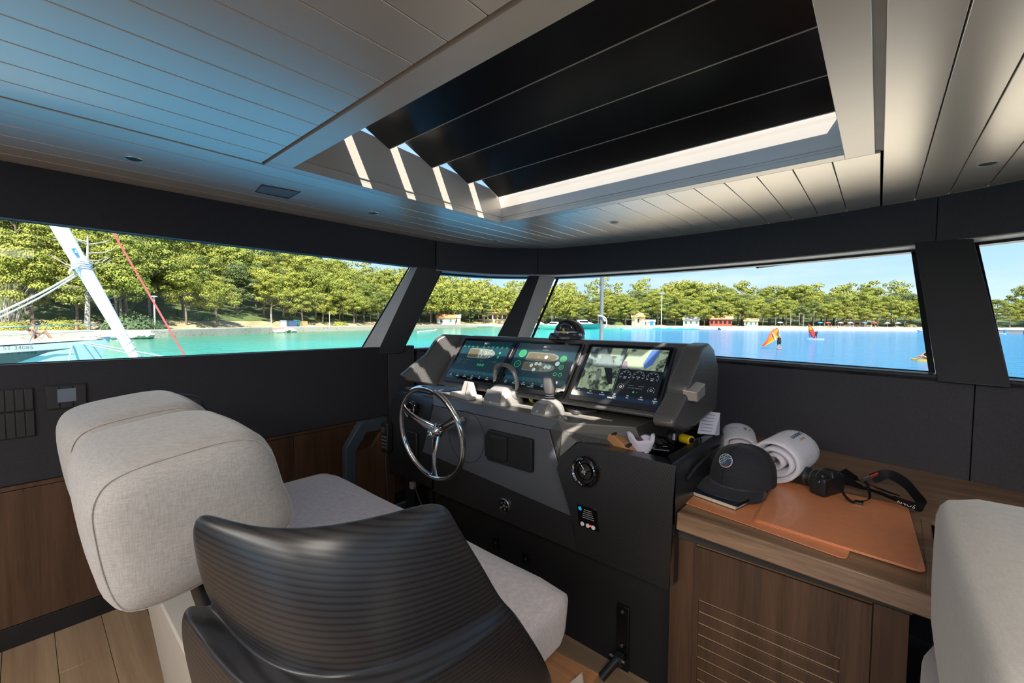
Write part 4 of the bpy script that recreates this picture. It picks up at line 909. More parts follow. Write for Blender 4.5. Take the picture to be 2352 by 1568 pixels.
# ================================================================== CABINET, WORKTOP
cab = thing('walnut_cabinet', 'walnut cabinet with slotted louvre door beside the console', 'cabinet', (-.2, 1.8, 0))
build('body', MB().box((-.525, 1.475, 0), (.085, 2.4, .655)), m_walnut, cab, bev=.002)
build('shadow_gap', MB().box((-.53, 1.462, .655), (.09, 2.4, .695)), m_gap, cab)
dz0, dz1 = .04, .650; dx0, dx1 = -.44, .012
# door: frame pieces around thirteen routed slots
y0, y1 = 1.452, 1.474; slots = [.470 - .0395 * k for k in range(10)]; sx0, sx1 = -.425, -.05
b = MB(); b.box((dx0 - .0, y0, dz0), (dx1, y1 - .006, dz1)); 
d_ = build('door', MB().box((dx0, y0 + .006, dz0), (dx1, y1, dz1)), M('lit_groove_walnut', (.36, .23, .14), .5), cab)  # backing kept pale: lit groove edges painted as a lighter walnut
b = MB(); b.box((dx0, y0, dz0), (sx0, y0 + .0082, dz1)); b.box((sx1, y0, dz0), (dx1, y0 + .0082, dz1)); b.box((sx0, y0, slots[0] + .003), (sx1, y0 + .0082, dz1)); b.box((sx0, y0, dz0), (sx1, y0 + .0082, slots[-1] - .003)); build('door_face', b, m_walnut, d_)
for a_, c_ in zip(slots, slots[1:]): build('slat', MB().box((sx0, y0, c_ + .0035), (sx1, y0 + .0062, a_ - .0035)), m_walnut, d_, bev=.0015)
build('side_stile', MB().box((-.528, 1.470, 0), (dx0 - .003, 1.476, .650)), m_walnut, cab, bev=.001); build('side_stile', MB().box((dx1 + .003, 1.458, 0), (.085, 1.476, .655)), m_walnut, cab, bev=.001)
ZT = .75
wt = thing('worktop', 'long walnut worktop running from the console under the front window', 'worktop', (.1, 2.0, .7))
pt = [(-.498, 1.440), (.135, 1.395), (.150, 1.93), (2.0, 1.93)] + [(p.x, p.y - .001) for p in LOW[::-1] if p.x > -.95 and p.x < 1.98] + [(-.95, 2.12), (-.48, 2.12), (-.48, 1.60), (-.498, 1.60)]
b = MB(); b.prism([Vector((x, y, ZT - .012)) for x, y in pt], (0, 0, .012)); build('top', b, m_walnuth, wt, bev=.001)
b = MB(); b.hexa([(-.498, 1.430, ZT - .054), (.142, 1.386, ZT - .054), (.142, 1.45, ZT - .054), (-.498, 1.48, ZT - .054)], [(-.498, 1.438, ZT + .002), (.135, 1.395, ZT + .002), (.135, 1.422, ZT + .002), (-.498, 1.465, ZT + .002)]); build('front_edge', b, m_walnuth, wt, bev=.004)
b = MB(); b.hexa([(.142, 1.386, ZT - .054), (.155, 1.92, ZT - .054), (.12, 1.92, ZT - .054), (.10, 1.40, ZT - .054)], [(.135, 1.395, ZT + .002), (.150, 1.93, ZT + .002), (.125, 1.93, ZT + .002), (.112, 1.42, ZT + .002)]); build('end_edge', b, m_walnuth, wt, bev=.003)
# ================================================================== SOFA
so = thing('sofa', 'pale linen sofa end against the worktop', 'sofa', (.6, 1.2, 0))
def wsf(q):
    q = q.copy(); return q
cushion('back_cushion', (.120, .70, .640), (.95, 1.475, .998), .055, m_sofa, so, .012, n=12)
cushion('seat_cushion', (.110, .55, .36), (.97, 1.485, .632), .06, m_sofa, so, .012, n=12)
build('plinth', MB().box((.16, .6, 0), (.95, 1.45, .36)), m_gap, so)

# ================================================================== THINGS ON THE WORKTOP
m_leather = M('terracotta_leather', (.72, .26, .11), .42, var=.05, vs=30, bs=.08, bsc=700, spec=.9, coat=.35); m_ledge = M('tan_leather_edge', (.45, .22, .10), .6)
def flat(name, outline, z0, th, m, parent=None, r=0, **k):
    b = MB(); b.prism([Vector((p[0], p[1], z0)) for p in outline], (0, 0, th)); return build(name, b, m, parent, **k)
def rquad(c, r=.012, n=4):
    "rounded polygon through corner points"
    out = []
    for i, p in enumerate(c):
        p = Vector((*p, 0)); a = Vector((*c[i - 1], 0)); b = Vector((*c[(i + 1) % len(c)], 0)); u = (a - p).normalized() * r; v = (b - p).normalized() * r
        for k in range(n + 1):
            t_ = k / n; q = (p + u) * (1 - t_) ** 2 + p * 2 * t_ * (1 - t_) + (p + v) * t_ ** 2; out.append((q.x, q.y))
    return out
Z0 = ZT + .002
o = flat('leather_placemat', rquad([(-.525, 1.535), (-.045, 1.452), (-.02, 1.80), (-.47, 1.84)], .02), Z0, .0025, m_leather, bev=.0008); tag(o, 'terracotta leather mat lying lowest, under the notebook and cap', 'placemat', 'leather placemats on the worktop')
for k in range(3):
    d = .0035 * k; q = [(-.290 + d, 1.532 + d * .6), (.112 + d * .3, 1.500 - d * .8), (.098, 2.00), (-.300 + d, 1.985)]
    o = flat('leather_placemat', rquad(q, .02), Z0 + .0027 + .0027 * k, .0025, m_leather, bev=.0008)
    tag(o, ('terracotta leather mat, lowest of the fanned stack of three', 'terracotta leather mat, middle of the fanned stack of three', 'terracotta leather mat, topmost of the fanned stack beside the camera')[k], 'placemat', 'leather placemats on the worktop')
ZM = Z0 + .0109
# notebook with pen
t = thing('notebook', 'dark blue notebook with cream pages and black pen under the cap', 'notebook', (-.43, 1.66, Z0 + .003)); zb = Z0 + .0028
nbq = [(-.520, 1.618), (-.350, 1.578), (-.300, 1.78), (-.465, 1.83)]
flat('cover', rquad(nbq, .006), zb, .0015, M('navy_cover', (.015, .03, .06), .4), t); flat('pages', rquad([(-.516, 1.620), (-.352, 1.582), (-.303, 1.777), (-.462, 1.826)], .003), zb + .0015, .0125, M('cream_pages', (.62, .53, .40), .8), t)
flat('cover', rquad(nbq, .006), zb + .014, .0018, M('navy_cover_top', (.015, .03, .06), .35), t, bev=.0006); b = MB(); b.tube([(-.345, 1.580, zb + .018), (-.325, 1.66, zb + .019)], .004, 8); build('pen', b, m_blkg, t, smooth=True)
# earphone cable with clip coming from the console
t = thing('earphone_cable', 'thin grey cable with a small clip hanging beside the notebook', 'cable', (-.51, 1.62, Z0))
build('wire', MB().tube(catmull([(-.49, 1.83, .80), (-.50, 1.75, .785), (-.53, 1.70, .79), (-.545, 1.65, .785), (-.545, 1.625, .765)], 6), .0022, 6), m_dgrey, t, smooth=True); build('clip', MB().box((-.545, 1.595, Z0), (-.530, 1.625, Z0 + .014)), m_greyp, t, bev=.003)

# baseball cap
cp = thing('baseball_cap', 'charcoal baseball cap with round emblem resting on the notebook', 'cap', (-.378, 1.800, ZM + .006), rot=(0, 0, radians(-22)))
cp.scale = (1.20, 1.20, 1.12)
m_cap = fabric('charcoal_cap_twill', (.028, .029, .038), (.020, .021, .028), sheen=.1, r=.8); m_mesh = carbon('black_mesh_back', (.004, .004, .005), (.03, .03, .032), (1, 1, 1), .004, .7)
def capdome(f, a):
    "f 0 rim..1 crown, a angle; front is -y"
    th = f * pi / 2; r = cos(th) ** .75; front = max(0, -sin(a)); return Vector((.092 * r * cos(a), .100 * r * sin(a) + .012 * sin(th), .022 + .118 * sin(th) ** .85 + .010 * front * sin(2 * th)))
b = MB(); nA = 36; rows = [[capdome(i / 10 * .995, radians(180 + 180 * k / (nA // 2))) for k in range(nA // 2 + 1)] for i in range(11)]; b.grid(rows); build('front_panels', b, m_cap, cp, smooth='all', local=True)
b = MB(); rows = [[capdome(i / 10 * .995, radians(180 * k / (nA // 2))) * 1 for k in range(nA // 2 + 1)] for i in range(11)]; b.grid(rows); build('mesh_back', b, m_mesh, cp, smooth='all', local=True)
b = MB(); up, dn = [], []
for i in range(6):
    f = i / 5; row = []
    for k in range(17):
        a = radians(192 + 156 * k / 16); base = capdome(0, a); ext = .068 * f * (max(0, sin(pi * k / 16)) ** .55); row.append(base + Vector((cos(a) * ext * .55, -ext, -.012 * f - .020 * f * (2 * (k / 16) - 1) ** 2)))
    up.append(row)
b.grid(up); o = build('brim', b, m_cap, cp, smooth='all', local=True); s_ = o.modifiers.new('solid', 'SOLIDIFY'); s_.thickness = .004
build('button', MB().lathe([(.008, 0), (.007, .004), (.0001, .006)], (0, .012, .138), (0, 0, 1), 14), m_cap, cp, smooth=True, local=True)
b = MB(); b.tube([capdome(i / 12, radians(-90)) + Vector((0, -.0015, .0005)) for i in range(12)], .0009, 5); build('seam', b, m_seam, cp, local=True)
for sgn in (-60, -120):
    p = capdome(.62, radians(sgn)); build('eyelet', MB().lathe([(.003, -.001), (.003, .0015), (.0001, .001)], p, (p - Vector((0, 0, .02))).normalized(), 10), m_dgrey, cp, local=True)
ec = capdome(.36, radians(-90)); en = (ec - capdome(.15, radians(-90))).cross(Vector((1, 0, 0))).normalized(); en = -en if en.y > 0 else en
ea, eb = Vector((1, 0, 0)), en.cross(Vector((1, 0, 0))).normalized(); eb = -eb if eb.z < 0 else eb
def em(name, pts, m, h): b = MB(); b.prism([ec + ea * x + eb * y + en * (.003 + h) for x, y in pts], en * .0012); return build(name, b, m, cp, local=True)
emb = em('emblem', [(.0225 * cos(k * pi / 12), .0225 * sin(k * pi / 12)) for k in range(24)], m_wht, 0)
e2 = em('emblem_field', [(.0205 * cos(k * pi / 12), .0205 * sin(k * pi / 12)) for k in range(24)], M('emblem_navy', (.03, .06, .11), .6), .001)
for j in range(7):
    for i in range(6):
        x = -.016 + .0065 * i + (.003 if j % 2 else 0); y = .0165 - .0055 * j
        if x * x + y * y < .00033: em('emblem_dash', [(x - .0022, y - .001), (x + .0022, y - .001), (x + .0022, y + .001), (x - .0022, y + .001)], m_wht if x - y * .9 < .004 else (M('emblem_blue', (.05, .22, .4), .6) if x - y * .9 < .016 else M('emblem_red', (.5, .04, .05), .6)), .002)

# rolled towels
m_towel = M('white_terry_cloth', (.84, .82, .90), .95, var=.05, vs=40, bs=1.0, bsc=350, sheen=.4)
def towel(name, c, yaw, L, R, turns, lab, thick=.017, sq=.82, letter=True):
    t = thing(name, lab, 'towel', (*c, ZM), rot=(0, 0, yaw)); b = MB(); n = int(turns * 26); prof = []
    for k in range(n + 1):
        a = 2 * pi * turns * k / n; r = .014 + (R - .014) * k / n; r *= 1 + .035 * sin(3.1 * a / 2 + 1); prof.append((r, a))
    rows = []
    for side in (1, -1):
        pass
    p0 = radians(282) - 2 * pi * turns
    outer = [Vector((0, r * cos(a + p0), r * sin(a + p0) * sq + R * sq)) for r, a in prof]; inner = [Vector((0, (r - thick * .72) * cos(a + p0), (r - thick * .72) * sin(a + p0) * sq + R * sq)) for r, a in prof]
    def ring(x, s=1.0, j=0): return [Vector((x + .004 * sin(i * .7 + j), p.y, p.z)) for i, p in enumerate(outer)]
    rows = []
    for x, f in ((-L / 2, .45), (-L / 2 - .004, .75), (-L / 2 + .003, 1), (-L / 4, 1), (0, 1), (L / 4, 1), (L / 2 - .003, 1), (L / 2 + .004, .75), (L / 2, .45)):
        rows.append([Vector((x + .003 * sin(i * .5), lerp(q.y, p.y, f), lerp(q.z, p.z, f))) for i, (p, q) in enumerate(zip(outer, inner))])
    for x, f in ((L / 4, .0), (-L / 4, .0)): rows.append([Vector((x, q.y, q.z)) for q in inner])
    b.grid(rows, closed_v=True); build('roll', b, m_towel, t, smooth='all', local=True); return t, R, sq
t, R_, sq_ = towel('rolled_towel', (-.282, 2.060), radians(82), .27, .106, 3.2, 'thick rolled white towel with embroidered lettering beside the camera', thick=.036, sq=.84)
m_thn = M('navy_thread', (.03, .05, .16), .7); m_thg = M('gold_thread', (.55, .36, .10), .6)
def wrap(o, R, z0, sq):
    "lay flat lettering onto the roll: local y runs around the cylinder"
    for v in o.data.vertices:
        p = v.co; a = p.y / R; v.co = Vector((p.x, (R + .0015 + p.z) * sin(a), z0 + (R + .0015 + p.z) * cos(a) * sq))
def embroider(body, size, m, parent, x, y, R, sq, nm='embroidery'):
    o = text(body, size, m, parent, (0, 0, 0), name=nm, ext=.0006); o.data.transform(Matrix.Translation((x, y, 0))); wrap(o, R * 1.015, R * sq, sq); return o
def emblem(parent, m1, m2, x, y, R, sq):
    for s, m in ((-1, m1), (1, m2)):
        b = MB(); n_ = 12; b.grid([[Vector((x + s * .004 + s * rr * .45 * cos(radians(lerp(-80, 80, k / n_))), y + rr * sin(radians(lerp(-80, 80, k / n_))), 0)) for k in range(n_ + 1)] for rr in (.0185, .021)]); b.add([(x + s * .004 - .0008, y - .016, 0), (x + s * .004 + .0008, y - .016, 0), (x + s * .004 + .0008, y + .016, 0), (x + s * .004 - .0008, y + .016, 0)], [(0, 1, 2, 3)])
        o = build('embroidery', b, m, parent, local=True); wrap(o, R * 1.02, R * sq, sq)
embroider("ELA'DISTRICT", .020, m_thn, t, .015, -.040, R_, sq_); embroider('ROVINJ', .014, m_thg, t, .015, -.064, R_, sq_); emblem(t, m_thg, m_thn, -.01, .012, R_, sq_)
t2, R2, sq2 = towel('rolled_towel', (-.510, 2.31), radians(104), .30, .092, 2.6, 'smaller rolled white towel behind the cap against the console', thick=.040, sq=.62)
embroider("ELA'D", .020, m_thn, t2, .0, -.030, R2, sq2); embroider('ROVI', .014, m_thg, t2, .0, -.052, R2, sq2); emblem(t2, m_thn, m_thn, -.01, .018, R2, sq2)

# camera
ck = thing('camera', 'black mirrorless camera with zoom lens lying on the leather mats', 'camera', (-.118, 1.952, ZM), rot=(0, 0, radians(66)))
m_camb = M('black_camera_shell', (.012, .013, .015), .38, var=.1, bs=.15, bsc=900)
def L(name, mb, mt, **k): return build(name, mb, mt, ck, local=True, **k)
b = MB(); b.box((-.064, -.018, .0), (.064, .018, .068)); L('body', b, m_camb, bev=.006)
b = MB(); b.hexa([(-.022, -.022, .066), (.022, -.022, .066), (.022, .022, .066), (-.022, .022, .066)], [(-.014, -.012, .090), (.014, -.012, .090), (.014, .020, .090), (-.014, .020, .090)]); L('viewfinder', b, m_camb, bev=.003)
b = MB(); b.box((-.066, -.018, .002), (-.040, .036, .064)); L('grip', b, M('camera_grip_rubber', (.01, .01, .01), .8, bs=.4, bsc=900), bev=.010, seg=3)
b = MB(); b.lathe([(.031, .016), (.033, .020), (.033, .036), (.035, .038), (.035, .056), (.033, .058), (.033, .076), (.0355, .080), (.0355, .090), (.030, .092), (.029, .084), (.0001, .082)], (.006, 0, .037), (0, 1, 0), 32); L('lens', b, m_camb, smooth=True)
for h in (.037, .057, .078): L('lens_ring', MB().lathe([(.0352, h), (.0362, h + .001), (.0352, h + .002)], (.006, 0, .037), (0, 1, 0), 32, caps=False), m_greyp, smooth=True)
L('glass', MB().lathe([(.0001, .0865), (.028, .085)], (.006, 0, .037), (0, 1, 0), 28, caps=False), m_blkg)
for x, r in ((-.045, .011), (.045, .010), (-.030, .008)): L('dial', MB().lathe([(r, 0), (r, .008), (r * .9, .010), (.0001, .010)], (x, .002, .068), (0, 0, 1), 20), m_camb, smooth=True)
for x in (-.066, .066): L('strap_lug', MB().tube([(x, 0, .058), (x + (.006 if x > 0 else -.006), 0, .052)], .002, 6), m_steel)
# strap ribbon
def ribbon(pts, wdt, th, tilt=0):
    C = catmull(pts, 6); rows = []
    for i, p in enumerate(C):
        d = (C[min(i + 1, len(C) - 1)] - C[max(i - 1, 0)]).normalized(); s_ = d.cross(Vector((0, 0, 1))).normalized(); u = s_.cross(d).normalized(); a = tilt[i * (len(tilt) - 1) // (len(C) - 1)] if isinstance(tilt, list) else tilt
        w_ = (s_ * cos(a) + u * sin(a)) * wdt / 2; n = (u * cos(a) - s_ * sin(a)) * th / 2; rows.append([p + w_ + n, p - w_ + n, p - w_ - n, p + w_ - n])
    return MB().grid(rows, closed_u=True)
st = thing('camera_strap', 'wide black camera strap with white lettering looped across the mats', 'camera strap', (0, 2.1, ZM))
m_strap = fabric('black_strap_webbing', (.014, .014, .015), (.008, .008, .009), sheen=0, r=.6)
z = ZM
build('thin_strap', ribbon([(-.085, 1.890, z + .052), (-.070, 1.885, z + .025), (-.050, 1.895, z + .006), (-.03, 1.912, z + .006)], .010, .0015, 1.2), m_strap, st); build('buckle', MB().box((-.045, 1.900, z), (-.020, 1.925, z + .008)), m_blkg, st, bev=.002)
build('thin_strap', ribbon([(-.035, 1.915, z + .006), (-.005, 1.955, z + .010), (-.01, 2.03, z + .03), (-.02, 2.08, z + .035)], .010, .0015, .8), m_strap, st)
build('wide_strap', ribbon([(-.088, 2.015, z + .05), (-.055, 2.05, z + .025), (-.02, 2.05, z + .018), (.03, 2.02, z + .018), (.07, 1.975, z + .020), (.115, 1.945, z + .022), (.137, 1.975, z + .020), (.12, 2.05, z + .028), (.09, 2.12, z + .048), (.045, 2.16, z + .055), (.0, 2.13, z + .035)], .036, .002, [1.0, .8, .6, .7, 1.0, 1.25, 1.35, 1.3, 1.2, 1.1, .9]), m_strap, st, smooth=True)
build('wide_strap', ribbon([(-.09, 2.12, z + .05), (-.04, 2.13, z + .02), (.02, 2.10, z + .012), (.07, 2.06, z + .012)], .034, .002, [.9, .4, .2, .3]), m_strap, st, smooth=True)
build('red_tab', ribbon([(-.005, 2.12, z + .043), (.015, 2.145, z + .053)], .018, .003, 1.1), M('orange_red_tab', (.75, .08, .02), .5), st); build('grey_tab', ribbon([(-.03, 2.09, z + .034), (-.006, 2.118, z + .043)], .018, .003, 1.1), m_greyp, st)
so_ = at(2072, 1162, 'z', z + .026); tl = text('SONY', .021, m_wht, st, (0, 0, 0), ext=.0004, name='lettering'); 
dirx = (Vector((.062, 1.985, 0)) - Vector((.112, 1.950, 0))).normalized(); upv = Vector((0, 0, -1)); nn = dirx.cross(upv).normalized()
tl.matrix_local = Matrix.Translation(Vector((.090, 1.9585, z + .021)) - wloc(st)) @ Matrix((dirx, upv, nn)).transposed().to_4x4()
# ================================================================== THINGS ON THE DASH
ZD = .971
th_ = thing('throttle_lever', 'silver throttle control with tall arched grey handle on the dash', 'throttle', (-1.485, 1.65, ZD), rot=(0, 0, radians(-8)))
th_.scale = (1.2, 1.0, .88)
def L(name, mb, mt, par=None, **k): return build(name, mb, mt, par or th_, local=True, **k)
b = MB(); rows = []
for z, sx_, sy_, oy in ((0, .078, .082, 0), (.020, .076, .080, 0), (.045, .070, .073, .004), (.075, .060, .060, .010), (.098, .048, .044, .016), (.104, .036, .032, .018)):
    rows.append([Vector((x * sx_, y * sy_ + oy, z)) for x, y in rpoly(-1, -1, 1, 1, .45, 4)])
b.grid(rows, closed_u=True); b.f.append(tuple(range(len(b.v) - 24, len(b.v)))); b.m.append(0); L('housing', b, m_silver, smooth='x', angle=55)
b = MB(); b.hexa([(-.054, -.086, .018), (.054, -.086, .018), (.054, -.075, .018), (-.054, -.075, .018)], [(-.046, -.066, .080), (.046, -.066, .080), (.046, -.055, .080), (-.046, -.055, .080)]); kp = L('keypad', b, m_greyp, bev=.003)
for i in range(3):
    for j in range(2): x = -.030 + .030 * i; f = .36 + .34 * j; y = lerp(-.087, -.067, f); z = lerp(.018, .080, f); q = MB(); q.hexa([(x - .011, y, z - .008), (x + .011, y, z - .008), (x + .011, y + .01, z - .008), (x - .011, y + .01, z - .008)], [(x - .011, y + .005, z + .008), (x + .011, y + .005, z + .008), (x + .011, y + .014, z + .008), (x - .011, y + .014, z + .008)]); L('key', q, m_dgrey, bev=.002)
for s in (-1, 1):
    L('pivot', MB().lathe([(.034, 0), (.034, .010), (.028, .018), (.020, .020), (.0001, .020)], (s * .058, .02, .058), (s, 0, 0), 28), m_silver, smooth=True)
    L('pivot_cap', MB().lathe([(.019, .0195), (.0001, .0215)], (s * .058, .02, .058), (s, 0, 0), 24, caps=False), m_greyp)
    A_ = [Vector((s * .070, .02, .050)), Vector((s * .073, .018, .110)), Vector((s * .070, .012, .160)), Vector((s * .055, .006, .200)), Vector((s * .034, .002, .220)), Vector((s * .008, .0, .226))]
    C = catmull(A_, 5); rows = []
    for i, p in enumerate(C):
        d = (C[min(i + 1, len(C) - 1)] - C[max(i - 1, 0)]).normalized(); u = Vector((0, 1, 0)); v = d.cross(u).normalized(); g = i / (len(C) - 1); a, c_ = (.013, .008) if g < .55 else (.016, .013); rows.append([p + u * a * cos(k * pi / 5) + v * c_ * sin(k * pi / 5) for k in range(10)])
    cut = int(len(C) * .55); b = MB(); b.grid(rows[:cut + 1], closed_u=True); L('arm', b, m_silver, smooth='all')
    b = MB(); b.grid(rows[cut:], closed_u=True); n_ = len(b.v); b.f.append(tuple(range(n_ - 10, n_))); b.m.append(0); L('grip', b, m_greyp, smooth='x', angle=60)
text('ZF', .016, m_wht, th_, (0, -.0872, .012), rot=(radians(90), 0, 0))
js = thing('joystick_control', 'silver joystick control with grey upright stick and bellows on the dash', 'joystick', (-1.16, 1.60, ZD), rot=(0, 0, radians(-5)))
def J(name, mb, mt, **k): return L(name, mb, mt, js, **k)
b = MB(); rows = []
for z, s in ((0, 1), (.014, .99), (.032, .90), (.050, .72), (.060, .50), (.064, .34)): rows.append([Vector((x * .066 * s, y * .070 * s + .012 * (1 - s), z)) for x, y in rpoly(-1, -1, 1, 1, .6, 5)])
b.grid(rows, closed_u=True); b.f.append(tuple(range(len(b.v) - 24, len(b.v)))); b.m.append(0); J('housing', b, m_silver, smooth='x', angle=55)
b = MB(); b.hexa([(-.040, -.076, .010), (.040, -.076, .010), (.040, -.06, .010), (-.040, -.06, .010)], [(-.034, -.052, .050), (.034, -.052, .050), (.034, -.04, .050), (-.034, -.04, .050)]); J('keypad', b, m_greyp, bev=.003)
for i in range(2):
    for j in range(2): x = -.017 + .034 * i; f = .42 + .34 * j; y = lerp(-.077, -.053, f); z = lerp(.010, .050, f); q = MB(); q.hexa([(x - .013, y, z - .006), (x + .013, y, z - .006), (x + .013, y + .01, z - .006), (x - .013, y + .01, z - .006)], [(x - .013, y + .006, z + .006), (x + .013, y + .006, z + .006), (x + .013, y + .014, z + .006), (x - .013, y + .014, z + .006)]); J('key', q, m_dgrey if j == 0 else m_lightp, bev=.0015)
for k in range(4): J('bellows', MB().lathe([(.016, 0), (.027 - .003 * k, .004), (.016, .008)], (0, .012, .060 + .0085 * k), (0, 0, 1), 24), m_dgrey, smooth=True)
b = MB(); b.grid([[Vector((x * sx_, .012 + y * sy_ - oy, z)) for x, y in rpoly(-1, -1, 1, 1, .5, 4)] for z, sx_, sy_, oy in ((.092, .018, .018, 0), (.110, .025, .022, 0), (.145, .027, .022, .002), (.165, .024, .019, .004), (.170, .016, .012, .004))], closed_u=True); b.f.append(tuple(range(len(b.v) - 24, len(b.v)))); b.m.append(0); J('stick', b, m_greyp, smooth='x', angle=60)
text('ZF', .012, m_wht, js, (0, -.0735, .018), rot=(radians(60), 0, 0))
kb = thing('keypad_remote', 'flat square black keypad with white printed symbols on the dash', 'keypad', (-1.075, 1.745, ZD), rot=(0, 0, radians(-30)))
# dash-mounted pad, corner toward the seat
b = MB(); b.prism([Vector((x, y, 0)) for x, y in rpoly(-.062, -.062, .062, .062, .012)], (0, 0, .020)); build('body', b, m_dgrey, kb, local=True, bev=.004)
Q = random.Random(4)
for i in range(4):
    for j in range(4): x, y = -.040 + .027 * i, -.040 + .027 * j; build('key', MB().box((x - .009, y - .009, .020), (x + .009, y + .009, .0215)), m_blk, kb, local=True, bev=.001); build('symbol', MB().box((x - .004, y - .0015, .0215), (x + .004, y + .0015, .0218)), m_wht, kb, local=True)
kb.location = (-1.058, 1.722, ZD)
bd = thing('charging_dock', 'pale grey plastic dock with upright back on the port part of the dash', 'dock', (-1.745, 1.622, ZD), rot=(0, 0, radians(-12)))
b = MB(); b.prism([Vector((x, y, 0)) for x, y in rpoly(-.10, -.050, .10, .050, .010)], (0, 0, .018)); build('base', b, m_lightp, bd, local=True, bev=.003)
b = MB(); b.hexa([(-.030, -.02, .016), (.075, -.02, .016), (.075, .030, .016), (-.030, .030, .016)], [(-.012, -.004, .090), (.058, -.004, .090), (.058, .018, .090), (-.012, .018, .090)]); build('upright', b, m_lightp, bd, local=True, bev=.004)
b = MB(); b.hexa([(.028, -.0215, .02), (.031, -.0215, .02), (.031, -.018, .02), (.028, -.018, .02)], [(.028, -.0055, .088), (.031, -.0055, .088), (.031, -.002, .088), (.028, -.002, .088)]); build('slot', b, m_gap, bd, local=True); b = MB(); b.box((-.090, -.045, .018), (-.035, .03, .023)); build('pad', b, m_lightp, bd, local=True, bev=.002)
sg = thing('reading_glasses', 'thin framed glasses lying on the port end of the dash', 'glasses', (-1.97, 1.78, ZD))
m_wire = M('olive_wire', (.16, .15, .08), .4)
for px, py in ((1075, 880),):
    c0 = Vector((-1.93, 1.74, ZD + .004))
    for k in range(2): build('lens_rim', MB().tube([c0 + Vector((.028 * cos(a) + .065 * k, .006, .022 + .020 * sin(a))) for a in [2 * pi * i / 20 for i in range(20)]], .0016, 6, closed=True), m_wire, sg, smooth='all')
    for k in (0, 1): build('temple', MB().tube(catmull([c0 + Vector((-.03 + .125 * k, .006, .026)), c0 + Vector((-.05 + .13 * k, -.06, .012)), c0 + Vector((-.06 + .13 * k, -.12, .002))], 5), .0016, 6), m_wire, sg, smooth=True)
rl = thing('cable_reel', 'small coloured fishing reel behind the throttle', 'reel', (-1.33, 1.72, ZD))
build('spool', MB().lathe([(.026, -.012), (.030, -.010), (.024, -.006), (.024, .006), (.030, .010), (.026, .012)], (-1.33, 1.72, ZD + .030), (.8, -.5, 0), 20), M('gold_green_reel', (.25, .24, .04), .3, metal=.6), rl, smooth=True); build('core', MB().lathe([(.018, -.016), (.018, .016)], (-1.33, 1.72, ZD + .030), (.8, -.5, 0), 16), m_blkg, rl, smooth=True)
sw2 = thing('toggle_switches', 'two tiny metal switches set in the dash beside the joystick', 'switches', (-1.05, 1.56, ZD))
for dx in (-.014, .016): build('collar', MB().lathe([(.009, 0), (.009, .003), (.006, .005), (.0001, .005)], (-1.05 + dx, 1.565, ZD), (0, 0, 1), 14), m_steel, sw2, smooth=True); build('lever', MB().tube([(-1.05 + dx, 1.565, ZD), (-1.045 + dx, 1.56, ZD + .012)], .002, 6), m_steel, sw2)
# compass on the pod
cx_, cy_, cz_ = -1.262, 1.905, 1.3065
cm = thing('steering_compass', 'black dome compass with hood on top of the instrument pod', 'compass', (cx_, cy_, cz_))
build('base', MB().lathe([(.096, 0), (.096, .010), (.090, .026), (.084, .030), (.0001, .030)], (cx_, cy_, cz_), (0, 0, 1), 36), m_satb, cm, smooth=True)
dome = [(.068 * cos(a), .030 + .060 * sin(a)) for a in [pi / 2 * k / 8 for k in range(8)]] + [(.0001, .090)]
build('dome', MB().lathe(dome, (cx_, cy_, cz_), (0, 0, 1), 28), M('smoked_dome', (.02, .02, .022), .05, spec=.8), cm, smooth=True)
b = MB(); b.grid([[Vector((cx_ + .078 * cos(a) * f, cy_ + .045 * g, cz_ + .020 + .078 * sin(a) * f)) for a in [pi * k / 16 for k in range(17)]] for f, g in ((1, -.2), (1.02, 1.2), (.80, 1.55), (.78, 1.5))]); o = build('hood', b, m_blk, cm, smooth='all'); o.modifiers.new('solid', 'SOLIDIFY').thickness = .006
build('card', MB().lathe([(.0695, .034), (.0695, .040)], (cx_, cy_, cz_), (0, 0, 1), 28, caps=False), M('pale_compass_card', (.55, .5, .55), .5), cm); build('lubber_line', MB().box((cx_ + .022, cy_ - .072, cz_ + .030), (cx_ + .027, cy_ - .060, cz_ + .056)), M('yellow_mark', (.7, .5, .02), .5), cm)
build('knob', MB().lathe([(.010, 0), (.010, .008), (.0001, .010)], (cx_ + .092, cy_ - .02, cz_ + .022), (1, -.3, 0), 14), m_steel, cm, smooth=True)

# ================================================================== THINGS IN THE TRAY
ZY = .896
def tube_obj(pts, r, m, par, name, seg=8, **k): return build(name, MB().tube(pts, r, seg), m, par, smooth=True, **k)
t = thing('cup_holder', 'chromed cup holder ring sunk in the console tray', 'cup holder', (-.69, 1.585, ZY))
build('ring', MB().lathe([(.050, 0), (.052, .008), (.047, .011), (.043, .004)], (-.688, 1.56, ZY), (0, 0, 1), 36, caps=False), m_chrome, t, smooth=True); build('well', MB().lathe([(.0001, .0005), (.044, .0005)], (-.688, 1.56, ZY), (0, 0, 1), 30, caps=False), m_blkg, t)
t = thing('cloth_pouch', 'crumpled lilac white cloth stuffed in the cup holder', 'cloth', (-.69, 1.57, ZY))
Q = random.Random(8); rows = []
for i, (z, r) in enumerate(((.004, .034), (.022, .040), (.042, .046), (.060, .050), (.056, .040), (.036, .030), (.012, .016))):
    rows.append([Vector((-.688 + r * cos(a) * (1.12 + .10 * sin(3 * a + i)), 1.565 + r * .62 * sin(a) * (1 + .10 * cos(4 * a)), ZY + z + (.012 * sin(2 * a + .6) + .006 * sin(5 * a)) * (z / .06))) for a in [2 * pi * k / 28 for k in range(28)]])
b = MB(); b.grid(rows, closed_u=True); build('cloth', b, M('lilac_white_cloth', (.60, .56, .66), .9, var=.04, bs=.2), t, smooth='all')
